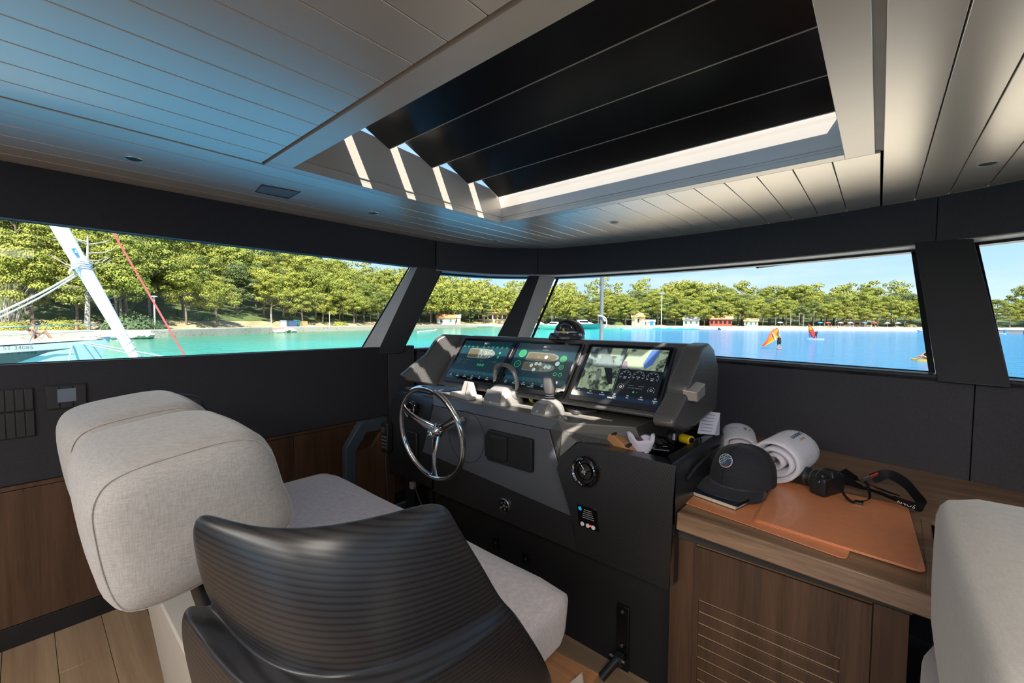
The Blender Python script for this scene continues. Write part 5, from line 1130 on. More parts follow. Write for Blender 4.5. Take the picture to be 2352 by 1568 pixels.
t = thing('cork_sandal_sole', 'tan case with black elastic band leaning in the tray', 'case', (-.765, 1.56, ZY))
q = [Vector((x, y, ZY + z)) for x, y, z in ((-.800, 1.535, .002), (-.690, 1.50, .002), (-.685, 1.53, .006), (-.770, 1.585, .045), (-.800, 1.575, .052), (-.815, 1.555, .040))]
t.name = 'tan_case'; b = MB(); b.prism([Vector((-.805, 1.530, ZY)), Vector((-.700, 1.500, ZY)), Vector((-.705, 1.502, ZY + .012)), Vector((-.790, 1.530, ZY + .052)), Vector((-.815, 1.536, ZY + .050)), Vector((-.822, 1.537, ZY + .030))], (.010, .045, 0)); build('case', b, M('tan_case_leather', (.42, .20, .08), .55), t, bev=.006, seg=3)
for x, z in ((-.792, .056), (-.722, .028)): build('band', MB().box((x - .006, 1.510 + (-.72 - x) * .3, ZY), (x + .008, 1.585, ZY + z)), m_blk, t, bev=.003)
def clutter(name, lab, cat, base, fn): t = thing(name, lab, cat, base); fn(t, Vector(base)); return t
m_greent = M('green_tape', (.02, .22, .02), .35); m_yel = M('yellow_plastic', (.62, .45, .01), .35)
def f_(t, p):
    build('body', MB().lathe([(.017, -.028), (.019, -.026), (.019, .026), (.017, .028)], p + Vector((0, 0, .020)), (1, -.55, .05), 24), m_yel, t, smooth=True)
    build('cap', MB().lathe([(.013, .027), (.013, .031), (.0001, .032)], p + Vector((0, 0, .020)), (1, -.55, .05), 20), m_blkg, t, smooth=True)
    tube_obj(catmull([p + Vector((.03, -.01, .022)), p + Vector((.05, .01, .034)), p + Vector((.045, .03, .012)), p + Vector((.03, .035, .003))], 5), .003, m_blk, t, 'cord')
clutter('yellow_battery_light', 'yellow cylinder with black end cap lying in the tray', 'torch', (-.585, 1.78, ZY), f_)
def f_(t, p):
    build('case', MB().box(p + Vector((-.018, -.006, .014)), p + Vector((.018, .010, .044))), M('pale_watch_case', (.50, .52, .58), .3), t, bev=.006, seg=3)
    build('bezel', MB().box(p + Vector((-.022, -.002, .010)), p + Vector((.022, .014, .048))), m_blk, t, bev=.006)
    b = MB(); b.grid([[p + Vector((x, .004 + .030 * sin(a), .026 + .030 * cos(a) * .9)) for x in (-.012, .012)] for a in [2 * pi * k / 20 for k in range(21)]]); o = build('strap', b, m_blk, t, smooth='all'); o.modifiers.new('solid', 'SOLIDIFY').thickness = .004
clutter('wrist_device', 'pale faced wrist device with black strap in the tray', 'watch', (-.632, 1.735, ZY + .004), f_)
def f_(t, p):
    for k in range(6): build('coil', MB().tube([p + Vector((-.02 + .008 * k + .012 * cos(a) * .2, .014 * cos(a), .018 + .016 * sin(a))) for a in [2 * pi * i / 16 for i in range(16)]], .0022, 6, closed=True), m_blkg, t, smooth='all')
    tube_obj(catmull([p + Vector((-.02, 0, .004)), p + Vector((-.06, -.02, .01)), p + Vector((-.07, -.07, .006)), p + Vector((-.03, -.10, .008))], 5), .007, m_blk, t, 'cable')
clutter('coiled_cord', 'black coiled cord in the middle of the tray', 'cord', (-.665, 1.70, ZY), f_)
def f_(t, p):
    for k, (dx, dy, a0) in enumerate(((0, 0, 0), (.02, .015, 1.2), (-.012, .03, 2.2))): build('strap', MB().tube(catmull([p + Vector((dx + .030 * cos(a + a0), dy + .022 * sin(a), .010 + .010 * sin(2 * a + k))) for a in [2 * pi * i / 8 for i in range(8)]], 4, True), .004, 8, closed=True), m_greent if k != 1 else m_blkg, t, smooth='all')
clutter('green_lanyard', 'green and black lanyard bundled in the tray', 'lanyard', (-.715, 1.74, ZY), f_)
def f_(t, p):
    build('barrel', MB().lathe([(.009, -.022), (.011, -.020), (.011, .018), (.008, .024)], p + Vector((0, 0, .014)), (1, -.3, 0), 16), m_lightp, t, smooth=True); build('cap', MB().lathe([(.012, -.030), (.012, -.018)], p + Vector((0, 0, .014)), (1, -.3, 0), 16), m_blk, t, smooth=True)
clutter('small_torch', 'small pale torch at the back of the tray', 'torch', (-.735, 1.86, ZY), f_)
def f_(t, p):
    for a, b_ in (((-.05, -.03, .006), (.04, .01, .008)), ((-.03, -.06, .004), (.05, -.04, .006)), ((-.04, .0, .014), (.02, -.05, .016)), ((.0, .03, .008), (.05, -.01, .012))): build('piece', MB().tube([p + Vector(a), p + Vector(b_)], .0085, 10), m_blkg, t, smooth=True)
clutter('action_camera_mounts', 'pile of black mounts and clips near the front of the tray', 'mounts', (-.645, 1.66, ZY), f_)
t = thing('note_card', 'white printed note card standing behind the pod wing', 'card', (-.55, 1.93, ZY))
b = MB(); b.add([(-.575, 1.885, ZY + .025), (-.510, 1.900, ZY + .028), (-.505, 1.955, ZY + .105), (-.575, 1.945, ZY + .115), (-.505, 1.960, ZY + .112), (-.57, 1.985, ZY + .10), (-.505, 1.955, .9), (-.575, 1.945, .9)], [(0, 1, 2, 3), (1, 6, 2), (0, 3, 7), (3, 2, 4, 5)]); build('paper', b, M('white_paper', (.62, .64, .74), .8, var=.03), t)
for k in range(6): build('printed_line', MB().add([(-.565, 1.8895 + .0085 * k, ZY + .040 + .0125 * k), (-.520, 1.8950 + .0085 * k, ZY + .040 + .0125 * k), (-.520, 1.8955 + .0085 * k, ZY + .0413 + .0125 * k), (-.565, 1.890 + .0085 * k, ZY + .0413 + .0125 * k)], [(0, 1, 2, 3)]), m_greyp, t)
# ================================================================== THE YACHT'S OWN DECK OUTSIDE
fd = thing('foredeck', 'cream foredeck of the yacht ahead of the front windows', 'deck', (0, 5, 0))
b = MB(); dk = [(-2.95, -4.5), (-2.95, 3.0), (-2.6, 5.8), (-1.5, 8.2), (0, 9.2), (1.5, 8.2), (2.6, 5.8), (2.95, 3.0), (2.95, -4.5)]
dd = [p for p in dk if p[1] > 2.9]; b.prism([Vector((x, y, lerp(.90, .60, (y - 3) / 6.2))) for x, y in dd], (0, 0, .06)); build('deck', b, m_deck, fd)
b = MB(); b.prism([Vector((x * 1.25, y, ZW - .3)) for x, y in dk], (0, 0, 2.2)); build('hull', b, m_white, fd)
pl = thing('jack_staff', 'grey metal pole standing on the foredeck with white rope tied round it', 'pole', (0, 0, 0)); c = at(1381, 778, 'y', 5.0); pl.location = (c.x, c.y, .84)
b = MB(); b.tube([(c.x, c.y, .84), (c.x, c.y, 2.35)], .024, 14); build('tube', b, M('grey_anodised_pole', (.20, .21, .23), .4, metal=.4), pl, smooth=True)
b = MB(); b.tube(catmull([(c.x - .035, c.y - .03, 1.48), (c.x + .02, c.y - .04, 1.47), (c.x + .07, c.y - .02, 1.44), (c.x + .075, c.y, 1.36), (c.x + .05, c.y, 1.32)], 5), .009, 6); b.tube(catmull([(c.x - .03, c.y + .02, 1.46), (c.x - .034, c.y - .02, 1.47), (c.x + .03, c.y - .03, 1.46), (c.x + .06, c.y - .02, 1.40)], 5), .008, 6); build('rope', b, m_wht, pl, smooth=True)
for px0, px1, lab in ((1345, 1430, 'folded wiper arm above the front window beside the metal pole'), (1505, 1590, 'folded wiper arm above the middle of the front window'), (1742, 1880, 'folded wiper arm above the starboard half of the front window')):
    p0 = at(px0, 634 - (px0 - 1345) * .057, 'y', 3.42); p1 = at(px1, 629 - (px1 - 1345) * .060, 'y', 3.46); t = thing('wiper', lab, 'wiper', p0)
    b = MB(); b.tube([p0, p0.lerp(p1, .25), p1], [.014, .012, .007], 8); build('arm', b, m_blk, t, smooth=True); build('pivot', MB().lathe([(.016, 0), (.016, .02), (.0001, .02)], p0 - Vector((0, .02, 0)), (0, 1, 0), 14), m_satb, t)
    build('blade', MB().tube([p0 + Vector((.05, .02, .02)), p1 + Vector((.02, .02, .02))], .006, 6), m_dgrey, t)

# ================================================================== PEOPLE
m_skin = M('light_brown_skin', (.42, .20, .11), .6); m_navy = M('navy_cloth', (.02, .025, .05), .8); m_hair = M('brown_hair', (.10, .05, .03), .8); m_wetsuit = M('black_wetsuit', (.015, .016, .02), .6)  # one even skin tone for all figures
def figure(t, J, E, Rr, m, name='body'):
    "continuous skinned body over a joint graph; pelvis first"
    me = bpy.data.meshes.new(name); me.from_pydata([Vector(p) for p in J], E, []); me.materials.append(m); o = bpy.data.objects.new(name, me); COL.objects.link(o); o.parent = t
    o.modifiers.new('skin', 'SKIN'); me.skin_vertices.new() if not me.skin_vertices else None
    for v, r in zip(me.skin_vertices[0].data, Rr): v.radius = (r, r)
    me.skin_vertices[0].data[0].use_root = True
    s = o.modifiers.new('subdivision', 'SUBSURF'); s.levels = s.render_levels = 2; return o
def head(t, c, m_h, helmet=None):
    hd_ = build('head', MB().lathe([(.0001, -.12), (.055, -.10), (.078, -.03), (.080, .03), (.06, .09), (.0001, .115)], c, (0, 0, 1), 14), m_skin, t, smooth=True)
    build('helmet' if helmet else 'hair', MB().lathe([(.088, -.02), (.090, .03), (.07, .10), (.0001, .13)], Vector(c) + Vector((0, .012, 0)), (0, 0, 1), 14), helmet or m_h, t, smooth=True)
E14 = [(0, 1), (1, 2), (2, 3), (2, 4), (4, 5), (5, 6), (2, 7), (7, 8), (8, 9), (0, 10), (10, 11), (11, 12), (0, 13), (13, 14), (14, 15)]
R14 = [.14, .13, .15, .055, .06, .045, .035, .06, .045, .035, .10, .065, .045, .10, .065, .045]

# ---------------- wing foiler
def W(v, o, yaw, s=1): v = Vector(v) * s; v.rotate(Matrix.Rotation(yaw, 3, 'Z')); return Vector(o) + v
p = at(1789, 801, 'z', ZW); yaw = .3
wf_ = thing('wing_surfer', 'person in helmet and dark shorts standing on a board holding an orange wing', 'person', p); p = Vector((p.x, p.y, ZW))
J = [(0, 0, .98), (0, .02, 1.22), (0, .03, 1.45), (0, .03, 1.58), (-.20, .05, 1.42), (-.42, .10, 1.30), (-.62, .12, 1.40), (.20, .02, 1.42), (.16, .14, 1.18), (-.10, .22, 1.22), (-.10, 0, .95), (-.14, .05, .52), (-.16, 0, .10), (.10, 0, .95), (.15, .05, .52), (.18, 0, .10)]
figure(wf_, [Vector(j) for j in J], E14, R14, m_skin); head(wf_, p + Vector((0, .03, 1.70)), m_hair, m_wht)
build('vest', MB().lathe([(.17, 0), (.19, .15), (.21, .42), (.14, .50)], p + Vector((0, .02, 1.0)), (0, 0, 1), 16), m_wetsuit, wf_, smooth=True)
b = MB(); 
for s in (-1, 1): b.lathe([(.13, .45), (.12, .25), (.10, 0)], p + Vector((s * .11, .02, .60)), (0, 0, 1), 12)
build('shorts', b, m_wetsuit, wf_, smooth=True)
bo = build('board', MB().lathe([(.0001, -.06), (.30, -.05), (.34, 0), (.30, .05), (.0001, .07)], p + Vector((0, 0, .05)), (0, 0, 1), 20), M('coral_board', (.70, .18, .12), .4), None, smooth=True); tag(bo, 'coral red board under the wing surfer', 'surfboard'); bo.name = 'surfboard'
wg = thing('inflatable_wing', 'orange inflatable wing with yellow panel held by the surfer', 'wing', p)
def wp(px, py, dy=0): q = at(px, py, 'y', p.y + dy); return q
le = [wp(1750, 794, -.2), wp(1762, 782, -.1), (wp(1771, 765, .2)), wp(1779, 756, .35), wp(1786, 753, .4)]; te = [wp(1751, 795, -.2), wp(1767, 789, -.5), wp(1778, 783, -.7), wp(1787, 774, -.6), wp(1789, 758, -.1)]
Le = catmull(le, 4); Te = catmull(te, 4); b = MB(); rows = [[a.lerp(c_, f) + Vector((0, .35 * sin(pi * f), 0)) for a, c_ in zip(Le, Te)] for f in (0, .2, .4, .6, .8, 1)]
b.grid(rows[:4]); build('canopy', b, M('orange_ripstop', (.85, .20, .02), .6), wg, smooth='all'); b = MB(); b.grid(rows[3:]); build('canopy_panel', b, M('amber_ripstop', (.80, .38, .05), .6), wg, smooth='all')
b = MB(); b.tube(Le, [.03 + .10 * sin(pi * min(1, .15 + i / len(Le))) for i in range(len(Le))], 10); build('leading_edge', b, M('red_orange_tube', (.80, .10, .03), .5), wg, smooth=True); build('strut', MB().tube([rows[0][9], rows[3][9], rows[5][9]], .05, 8), M('white_strut', (.7, .7, .7), .5), wg, smooth=True)
# ---------------- windsurfer
p = at(1872, 779, 'z', ZW); p = Vector((p.x, p.y, ZW)); ws = thing('windsurfer', 'person in dark wetsuit leaning back on a windsurf board', 'person', p)
figure(ws, [Vector((j[0] + .25 * j[2] / 1.6, j[1], j[2])) for j in J], E14, R14, m_wetsuit); head(ws, p + Vector((.27, .03, 1.70)), m_hair)
sb = thing('windsurf_sail', 'red yellow and blue windsurf sail on its board', 'sail', p)
S_ = lambda px, py: at(px, py, 'y', p.y)
def poly(name, pts, m, par, th=.05): b = MB(); b.prism([S_(*q) for q in pts], (0, th, 0)); return build(name, b, m, par)
m_rs = M('red_sailcloth', (.80, .05, .03), .6); m_ys = M('yellow_sailcloth', (.75, .60, .02), .6); m_bs = M('blue_sailcloth', (.05, .08, .5), .6)
poly('panel', [(1857, 744), (1861, 746), (1869, 757), (1876, 776), (1858, 772)], m_rs, sb); poly('panel', [(1857.5, 750), (1865, 750), (1867, 757), (1858, 757)], m_ys, sb, .09); poly('panel', [(1857, 766), (1866, 770), (1875, 776), (1858, 773)], m_bs, sb, .09)
build('mast', MB().tube([S_(1856.5, 743), S_(1858, 760), S_(1871, 779)], .05, 8), m_blk, sb); build('boom', MB().tube([S_(1858, 763), S_(1876, 766)], .04, 6), m_blk, sb)
b = MB(); b.grid([[p + Vector((-1.4 + 2.9 * k / 10, s * .32 * sin(pi * k / 10) ** .5, z)) for k in range(11)] for s, z in ((-1, .02), (-1, .14), (1, .14), (1, .02))], closed_v=True); build('board', b, m_white, sb, smooth=True)
# ---------------- kayaker
p = at(2128, 829, 'z', ZW); p = Vector((p.x, p.y, ZW)); ky = thing('paddler', 'person in dark vest sitting on a yellow board by the broad post', 'person', p)
figure(ky, [Vector(j) for j in [(0, 0, .30), (0, .02, .52), (0, .03, .74), (0, .03, .86), (-.20, 0, .70), (-.34, -.1, .46), (-.50, -.1, .40), (.20, 0, .70), (.30, -.1, .46), (.42, -.1, .36), (-.12, -.1, .28), (-.45, -.12, .50), (-.75, -.12, .22), (.10, -.2, .26), (-.25, -.3, .48), (-.60, -.3, .22)]], E14, [r * .95 for r in R14], m_skin); head(ky, p + Vector((0, .03, .98)), m_hair)
build('vest', MB().lathe([(.16, 0), (.19, .2), (.19, .36), (.12, .44)], p + Vector((0, .02, .34)), (0, 0, 1), 14), m_navy, ky, smooth=True)
b = MB(); b.grid([[p + Vector((-1.0 + 2.3 * k / 12, s * .36 * max(.02, sin(pi * k / 12)) ** .5, z)) for k in range(13)] for s, z in ((-1, -.02), (-1, .17), (1, .17), (1, -.02))], closed_v=True); o = build('paddle_board', b, M('amber_board', (.80, .42, .02), .5), None, smooth=True); tag(o, 'amber yellow board under the seated paddler', 'paddleboard')

# ================================================================== NEAR BOATS TO PORT
def hullmesh(L, B, D, flare=1.0, n=16, sheer=.25):
    "hull with pointed bow at +x, deck edge at z 0, keel at -D"
    rows = []
    for k in range(n + 1):
        f = k / n; x = -L / 2 + L * f; w = B / 2 * (1 - max(0, (f - .45) / .55) ** 2.2) + .012; z = sheer * max(0, (f - .4) / .6) ** 2; rk = .0
        rows.append([Vector((x + (.0 if f < 1 else 0), s * w * g, z - D * d)) + Vector((-(d * .9) * max(0, (f - .7) / .3), 0, 0)) for s, g, d in ((-1, 1, 0), (-1, .93, .35), (-1, .78, .7), (-1, .5, 1), (1, .5, 1), (1, .78, .7), (1, .93, .35), (1, 1, 0))])
    b = MB(); b.grid(rows); b.grid([[r[0] for r in rows], [r[7] for r in rows]]); b.f.append(tuple(range(8))); b.m.append(0); return b, rows
m_hulll = M('pale_aqua_shaded_gelcoat', (.62, .66, .66), .25, var=.02)  # white hull, its water-lit shade tinted into the colour
ny = thing('motor_yacht', 'white motor yacht bow with dark hull window and porthole moored to port', 'yacht', (-31.5, -3.9, ZW + 2.05), rot=(0, 0, radians(80)))
hb, rws = hullmesh(14, 4.4, 2.5, sheer=.30); build('hull', hb, m_hulll, ny, local=True, smooth=True)
b = MB(); b.grid([[r[0] + Vector((0, .01, .06)) for r in rws], [r[0] + Vector((0, .35, .14)) for r in rws], [r[7] + Vector((0, -.35, .14)) for r in rws], [r[7] + Vector((0, -.01, .06)) for r in rws]]); build('deck', b, m_white, ny, local=True)
b = MB(); rr = [r for r in rws]; 
def hs(f, d, o=.09):
    k = f * 16; i = min(15, int(k)); a = rws[i][0].lerp(rws[i + 1][0], k - i); c_ = rws[i][1].lerp(rws[i + 1][1], k - i); e_ = rws[i][2].lerp(rws[i + 1][2], k - i); q = a.lerp(c_, d / .35) if d < .35 else c_.lerp(e_, (d - .35) / .35); return q + Vector((0, -o, 0))
b = MB(); b.grid([[hs(f, lerp(.12, .12, i / 8)) for i, f in enumerate([.3 + .62 * k / 8 for k in range(9)])], [hs(f, .34 if f < .78 else lerp(.34, .16, (f - .78) / .08)) for i, f in enumerate([.3 + .56 * k / 8 for k in range(9)])]]); build('hull_window', b, M('dark_hull_glass', (.04, .07, .07), .5), ny, local=True)
pc = hs(.66, .23, .10); build('porthole', MB().lathe([(.17, 0), (.17, .03), (.13, .03), (.13, 0)], pc, (0, -1, 0), 20, caps=False), m_steel, ny, local=True)
b = MB(); b.prism([Vector((x, 0, z)) for x, z in ((-5, .1), (4.0, .12), (3.2, .55), (1.0, .75), (-1, .9), (-5, .9))], (0, .01, 0)); b = MB(); b.grid([[Vector((x, s * w, z)) for x, z in ((-6, .1), (0, .1), (4.8, .18))] + [Vector((5.2, 0, .2))] for s, w, zz in ((-1, 1.4, 0),) for z in (0,)] if False else [[Vector((-6, -1.5, .1)), Vector((0, -1.4, .12)), Vector((3.6, -.7, .25)), Vector((4.4, 0, .28))], [Vector((-6, -1.2, .75)), Vector((0, -1.1, .62)), Vector((3.2, -.5, .40)), Vector((3.9, 0, .38))], [Vector((-6, 1.2, .75)), Vector((0, 1.1, .62)), Vector((3.2, .5, .40)), Vector((3.9, 0, .38))], [Vector((-6, 1.5, .1)), Vector((0, 1.4, .12)), Vector((3.6, .7, .25)), Vector((4.4, 0, .28))]]); build('coachroof', b, m_white, ny, local=True, smooth=True)
b = MB(); 
for s in (0, 7):
    rail = [rws[k][s] + Vector((0, .12 if s == 0 else -.12, .85)) for k in range(4, 16)] + [rws[15][s].lerp(rws[15][7 - s], .5) + Vector((.45, 0, .80))]
    b.tube(rail, .022, 6); b.tube([q - Vector((0, 0, .38)) for q in rail], .012, 6)
    for k in range(4, 16, 3): q = rws[k][s] + Vector((0, .12 if s == 0 else -.12, .1)); b.tube([q, q + Vector((.3, 0, .75))], .018, 6)
build('guard_rail', b, m_steel, ny, local=True, smooth=True); build('anchor_roller', MB().box((6.7, -.12, .28), (7.75, .12, .42)), m_steel, ny, local=True, bev=.03)
text('ST 34085', .24, m_greyp, ny, (4.1, -1.55, .02), rot=(radians(90), 0, radians(20)), name='registration', ext=.004)
wb_ = thing('sunbather', 'woman with brown hair sitting on the yacht bow hugging her knees', 'person', (0, 0, 0)); q = ny.matrix_basis @ Vector((4.55, -.35, .42)) if False else Matrix.Translation(ny.location) @ Matrix.Rotation(radians(80), 4, 'Z') @ Vector((4.3, -.4, .30)); wb_.location = q
figure(wb_, [(0, 0, .16), (.02, .02, .40), (.04, .06, .60), (.04, .08, .70), (-.17, .06, .56), (-.20, .22, .36), (-.08, .42, .32), (.21, .08, .56), (.22, .24, .36), (.08, .42, .34), (-.10, .10, .14), (-.10, .42, .50), (-.10, .62, .10), (.10, .10, .14), (.12, .44, .48), (.12, .66, .10)], E14, [r * .9 for r in R14], m_skin); head(wb_, q + Vector((.04, .10, .84)), m_hair); build('bikini_top', MB().lathe([(.145, -.05), (.155, .0), (.145, .05)], q + Vector((.03, .04, .50)), (0, .1, 1), 14, caps=False), m_navy, wb_, smooth=True)
def rope(name, lab, pts, r=.03, sag=0): o = build(name, MB().tube(catmull(pts, 6), r, 6), M('pale_rope', (.60, .56, .46), .8), None, smooth=True); return tag(o, lab, 'rope')
bw = Matrix.Translation(ny.location) @ Matrix.Rotation(radians(80), 4, 'Z'); bp_ = bw @ Vector((6.3, -.3, .1))
rope('mooring_rope', 'pale mooring rope dropping straight from the yacht bow', [bw @ Vector((5.7, -.75, .1)), bw @ Vector((5.55, -1.1, -1.0)), bw @ Vector((5.45, -1.4, -2.1))], .028)
rope('mooring_rope', 'upper pale mooring rope running from the yacht bow over the water', [bp_, at(300, 805, 'x', -24), at(385, 821, 'x', -18)], .028); rope('mooring_rope', 'lower pale mooring rope running from the yacht bow over the water', [bp_ + Vector((0, -.3, 0)), at(270, 806, 'x', -24), at(345, 825, 'x', -18)], .028)

sb_ = thing('sailing_boat', 'moored sailing boat of which only the furled white jib and red stay show', 'sailing boat', (-14, -2.9, -1.15), rot=(0, 0, radians(90)))
hb, rws2 = hullmesh(10.6, 3.2, 1.1, sheer=.2); build('hull', hb, m_white, sb_, local=True, smooth=True); 
a_ = at(310, 822, 'x', -14); c_ = at(130, 510, 'x', -14); dr = (c_ - a_); bot = a_ - dr * ((a_.z + .85) / dr.z); top_ = a_ + dr * 3.1
pts = [bot.lerp(top_, k / 16) for k in range(17)]; b = MB(); b.tube(pts, [.05, .075, .095, .115, .13, .14, .145, .15, .15, .15, .145, .14, .13, .12, .10, .08, .05], 14); fj = build('furled_jib', b, M('white_sailcloth', (.80, .80, .80), .7, var=.03), sb_, smooth=True)
m_ln = M('seam_grey_line', (.42, .44, .46), .8)
for k in range(22): q = bot.lerp(top_, .04 + .016 * k); r = .085 + .0022 * k + .004; u = dr.normalized(); s_ = u.orthogonal().normalized(); v = u.cross(s_); build('wrap_line', MB().tube([q + (s_ * cos(a) + v * sin(a)) * r * 1.02 + u * .05 * sin(a) for a in [2 * pi * i / 14 for i in range(14)]], .004, 4, closed=True), m_ln, fj)
kn = at(188, 612, 'x', -14); b = MB(); 
for k in range(4): b.tube([kn + Vector((.0, .17 * cos(a), .05 * k - .08 + .17 * sin(a) * .3)) + Vector((.15 * sin(a), 0, 0)) for a in [2 * pi * i / 14 for i in range(14)]], .014, 5, closed=True)
b.tube([kn + Vector((.15, -.05, 0)), kn + Vector((.2, -.2, -.1)), kn + Vector((.2, -.22, -.2))], .02, 5); build('lashing', b, M('white_lashing', (.7, .7, .68), .8), sb_, smooth=True)
fl_ = at(172, 578, 'x', -13.83); build('flag_patch', MB().add([at(163, 571, 'x', -13.82), at(173, 569, 'x', -13.82), at(180, 584, 'x', -13.82), at(173, 585, 'x', -13.82)], [(0, 1, 2, 3)]), M('blue_sail_patch', (.04, .25, .62), .6), sb_); build('patch_mark', MB().add([at(172, 573, 'x', -13.81), at(177, 581, 'x', -13.81), at(172, 580, 'x', -13.81)], [(0, 1, 2)]), m_wht, sb_)
a_ = at(425, 818, 'x', -14); c_ = at(255, 525, 'x', -14); dr = c_ - a_; bot2 = a_ - dr * ((a_.z + .8) / dr.z); build('red_stay', MB().tube([bot2, a_ + dr * 3], .022, 8), M('red_line', (.70, .12, .10), .7), sb_, smooth=True)
build('mast', MB().tube([(-14, -4.6, -1.0), (-14, -4.6, 11.5)], .09, 12), m_alu, sb_, smooth=True)
rope('jib_sheet', 'upper pale sheet running from the furled jib down to the left', [at(195, 615, 'x', -14), at(95, 672, 'x', -14.5), at(-60, 745, 'x', -15)], .022); rope('jib_sheet', 'lower pale sheet running from the furled jib down to the left', [at(192, 622, 'x', -14), at(90, 684, 'x', -14.4), at(-60, 757, 'x', -15)], .018)
rope('deck_line', 'pale line crossing the water just above the port window sill', [at(-40, 838, 'x', -17), at(200, 832, 'x', -17), at(380, 823, 'x', -17)], .02)

# ================================================================== ON AND ALONG THE SHORE
def shp(px, d=0):
    "shore point seen in column px, d metres inland, with pixels per metre there"
    best = None
    for k in range(0, (len(SH) - 1) * 8):
        u = k / 8; p, n = shore_at(u); q = p + n * d; X_ = visible(q)
        if X_ is not None and (best is None or abs(X_ - px) < best[0]): best = (abs(X_ - px), q, u, n)
    q, u, n = best[1], best[2], best[3]; dep = -(RM.transposed() @ Vector((q.x, q.y, -2))).z
    return Vector((q.x, q.y, ZW + hill(u, d))), FPX / dep, n
m_grn = M('grey_green_bush', (.07, .11, .035), .8, var=.4, vs=1)
def bushmesh(name, seed, m, n=2200):
    R = random.Random(seed); b = MB()
    for j in range(n):
        u = Vector((R.gauss(0, 1), R.gauss(0, 1), abs(R.gauss(0, 1)) * .8)).normalized(); p = Vector((u.x, u.y, u.z * .62)) * R.uniform(.75, 1.05) * (1 + .15 * sin(5 * u.x + seed) * cos(4 * u.y)); s = R.uniform(.022, .05); nn = (u + Vector((R.uniform(-.6, .6), R.uniform(-.6, .6), R.uniform(-.2, .6)))).normalized(); a = nn.orthogonal().normalized(); d = nn.cross(a)
        b.add([p + a * s, p + d * s, p - a * s, p - d * s], [(0, 1, 2, 3)])
    me = bpy.data.meshes.new(name); me.from_pydata(b.v, [], b.f); me.materials.append(m); return me
BU = [bushmesh('foliage', 21, m_grn), bushmesh('foliage', 22, m_pine[1]), bushmesh('foliage', 23, m_pine[2])]
for px, d, hpx, k, lab in ((300, 5, 62, 0, 'large rounded dark bush behind the quay, right of the furled jib'), (345, 4, 30, 0, 'smaller dark bush beside the white lamp post on the quay'), (140, 7, 45, 1, 'low bright pine bush left of the furled jib'), (30, 9, 40, 1, 'bright low bush at the left edge of the port window'), (1420, 4, 14, 2, 'low round bush on the beach right of the kiosk'), (2090, 3, 14, 2, 'round bush on the beach left of the broad post'), (780, 6, 20, 1, 'low bush on the quay near the raked port post')):
    q, s, n = shp(px, d); r = hpx / s / .62 * .62; o = bpy.data.objects.new('bush', BU[k]); COL.objects.link(o); o.location = q - Vector((0, 0, .3)); o.scale = (r * .85, r * .85, r * 1.1); tag(o, lab, 'bush')
# dead pine
q, s, n = shp(203, 8); t = thing('dead_pine', 'tall bleached dead pine with bare branches beside the furled jib', 'tree', q); h = 215 / s
b = MB(); tr = [q + Vector((.25 * sin(k), -.3 + .06 * k, h * k / 9)) for k in range(10)]; b.tube(tr, [.45, .40, .36, .33, .30, .27, .24, .2, .16, .1], 8); build('trunk', b, m_dead, t, smooth=True)
Q = random.Random(2)
for k in range(17):
    f = Q.uniform(.30, .97); i = min(8, int(f * 9)); p0 = tr[i].lerp(tr[i + 1], f * 9 - i); a = 1 if k % 2 else -1; L_ = Q.uniform(1.8, 5.2); up = Q.uniform(-.15, .75); p1 = p0 + Vector((Q.uniform(-.5, .5) * L_, a * L_ * .5, up * L_ * .35)); p2 = p1 + Vector((Q.uniform(-.3, .3), a * L_ * Q.uniform(.2, .5), up * L_ * .5 + Q.uniform(-.3, .8))); p3 = p1 + Vector((0, a * L_ * .35, Q.uniform(.3, 1.8)))
    b = MB(); b.tube([p0, p1, p2], [.13, .08, .03], 5); b.tube([p1, p3], [.05, .02], 4); build('branch', b, m_dead, t)
q, s, n = shp(20, 10); t = thing('bare_shrub', 'tangle of bleached bare branches at the left edge of the port window', 'shrub', q); b = MB()
for k in range(46): a = Q.uniform(0, 6.28); p1 = q + Vector((cos(a) * Q.uniform(.5, 3), sin(a) * Q.uniform(1, 5), Q.uniform(3, 10))); b.tube([q + Vector((0, sin(a), 0)), q.lerp(p1, .5) + Vector((0, 0, 1.2)), p1], [.08, .05, .015], 4, caps=False)
build('branches', b, m_dead, t)
# posts and lamps
def post_(name, lab, px, d, hpx, r=.10, head_=None, cat='lamp post'):
    q, s, n = shp(px, d); h = hpx / s; t = thing(name, lab, cat, q); build('pole', MB().tube([q - Vector((0, 0, .3)), q + Vector((0, 0, h))], r, 8), M('galvanised_pole', (.55, .55, .53), .5), t, smooth=True)
    if head_ == 'lamp': build('lamp_head', MB().lathe([(.15, 0), (.55, .12), (.55, .22), (.1, .3)], q + Vector((0, 0, h - .1)), (0, 0, 1), 12), m_wht, t)
    if head_ == 'flood':
        for dx in (-.9, -.3, .3, .9): build('floodlight', MB().box(q + Vector((dx - .25, -.3, h - .3)), q + Vector((dx + .25, .2, h + .5))), m_lightp, t)
    return t
post_('street_lamp', 'white street lamp on the quay right of the red stay', 357, 2.5, 76, .12, 'lamp'); post_('flood_light_mast', 'tall flood light mast on the beach ahead', 1519, 4, 74, .22, 'flood', 'light mast'); post_('pole', 'thin grey pole on the quay before the recycling bins', 622, 3, 30, .09, None, 'pole'); post_('pole', 'thin grey pole on the quay right of the recycling bins', 758, 3, 34, .09, None, 'pole'); post_('pole', 'thin dark pole on the shore left of the metal jack staff', 1268, 5, 30, .10, None, 'pole')
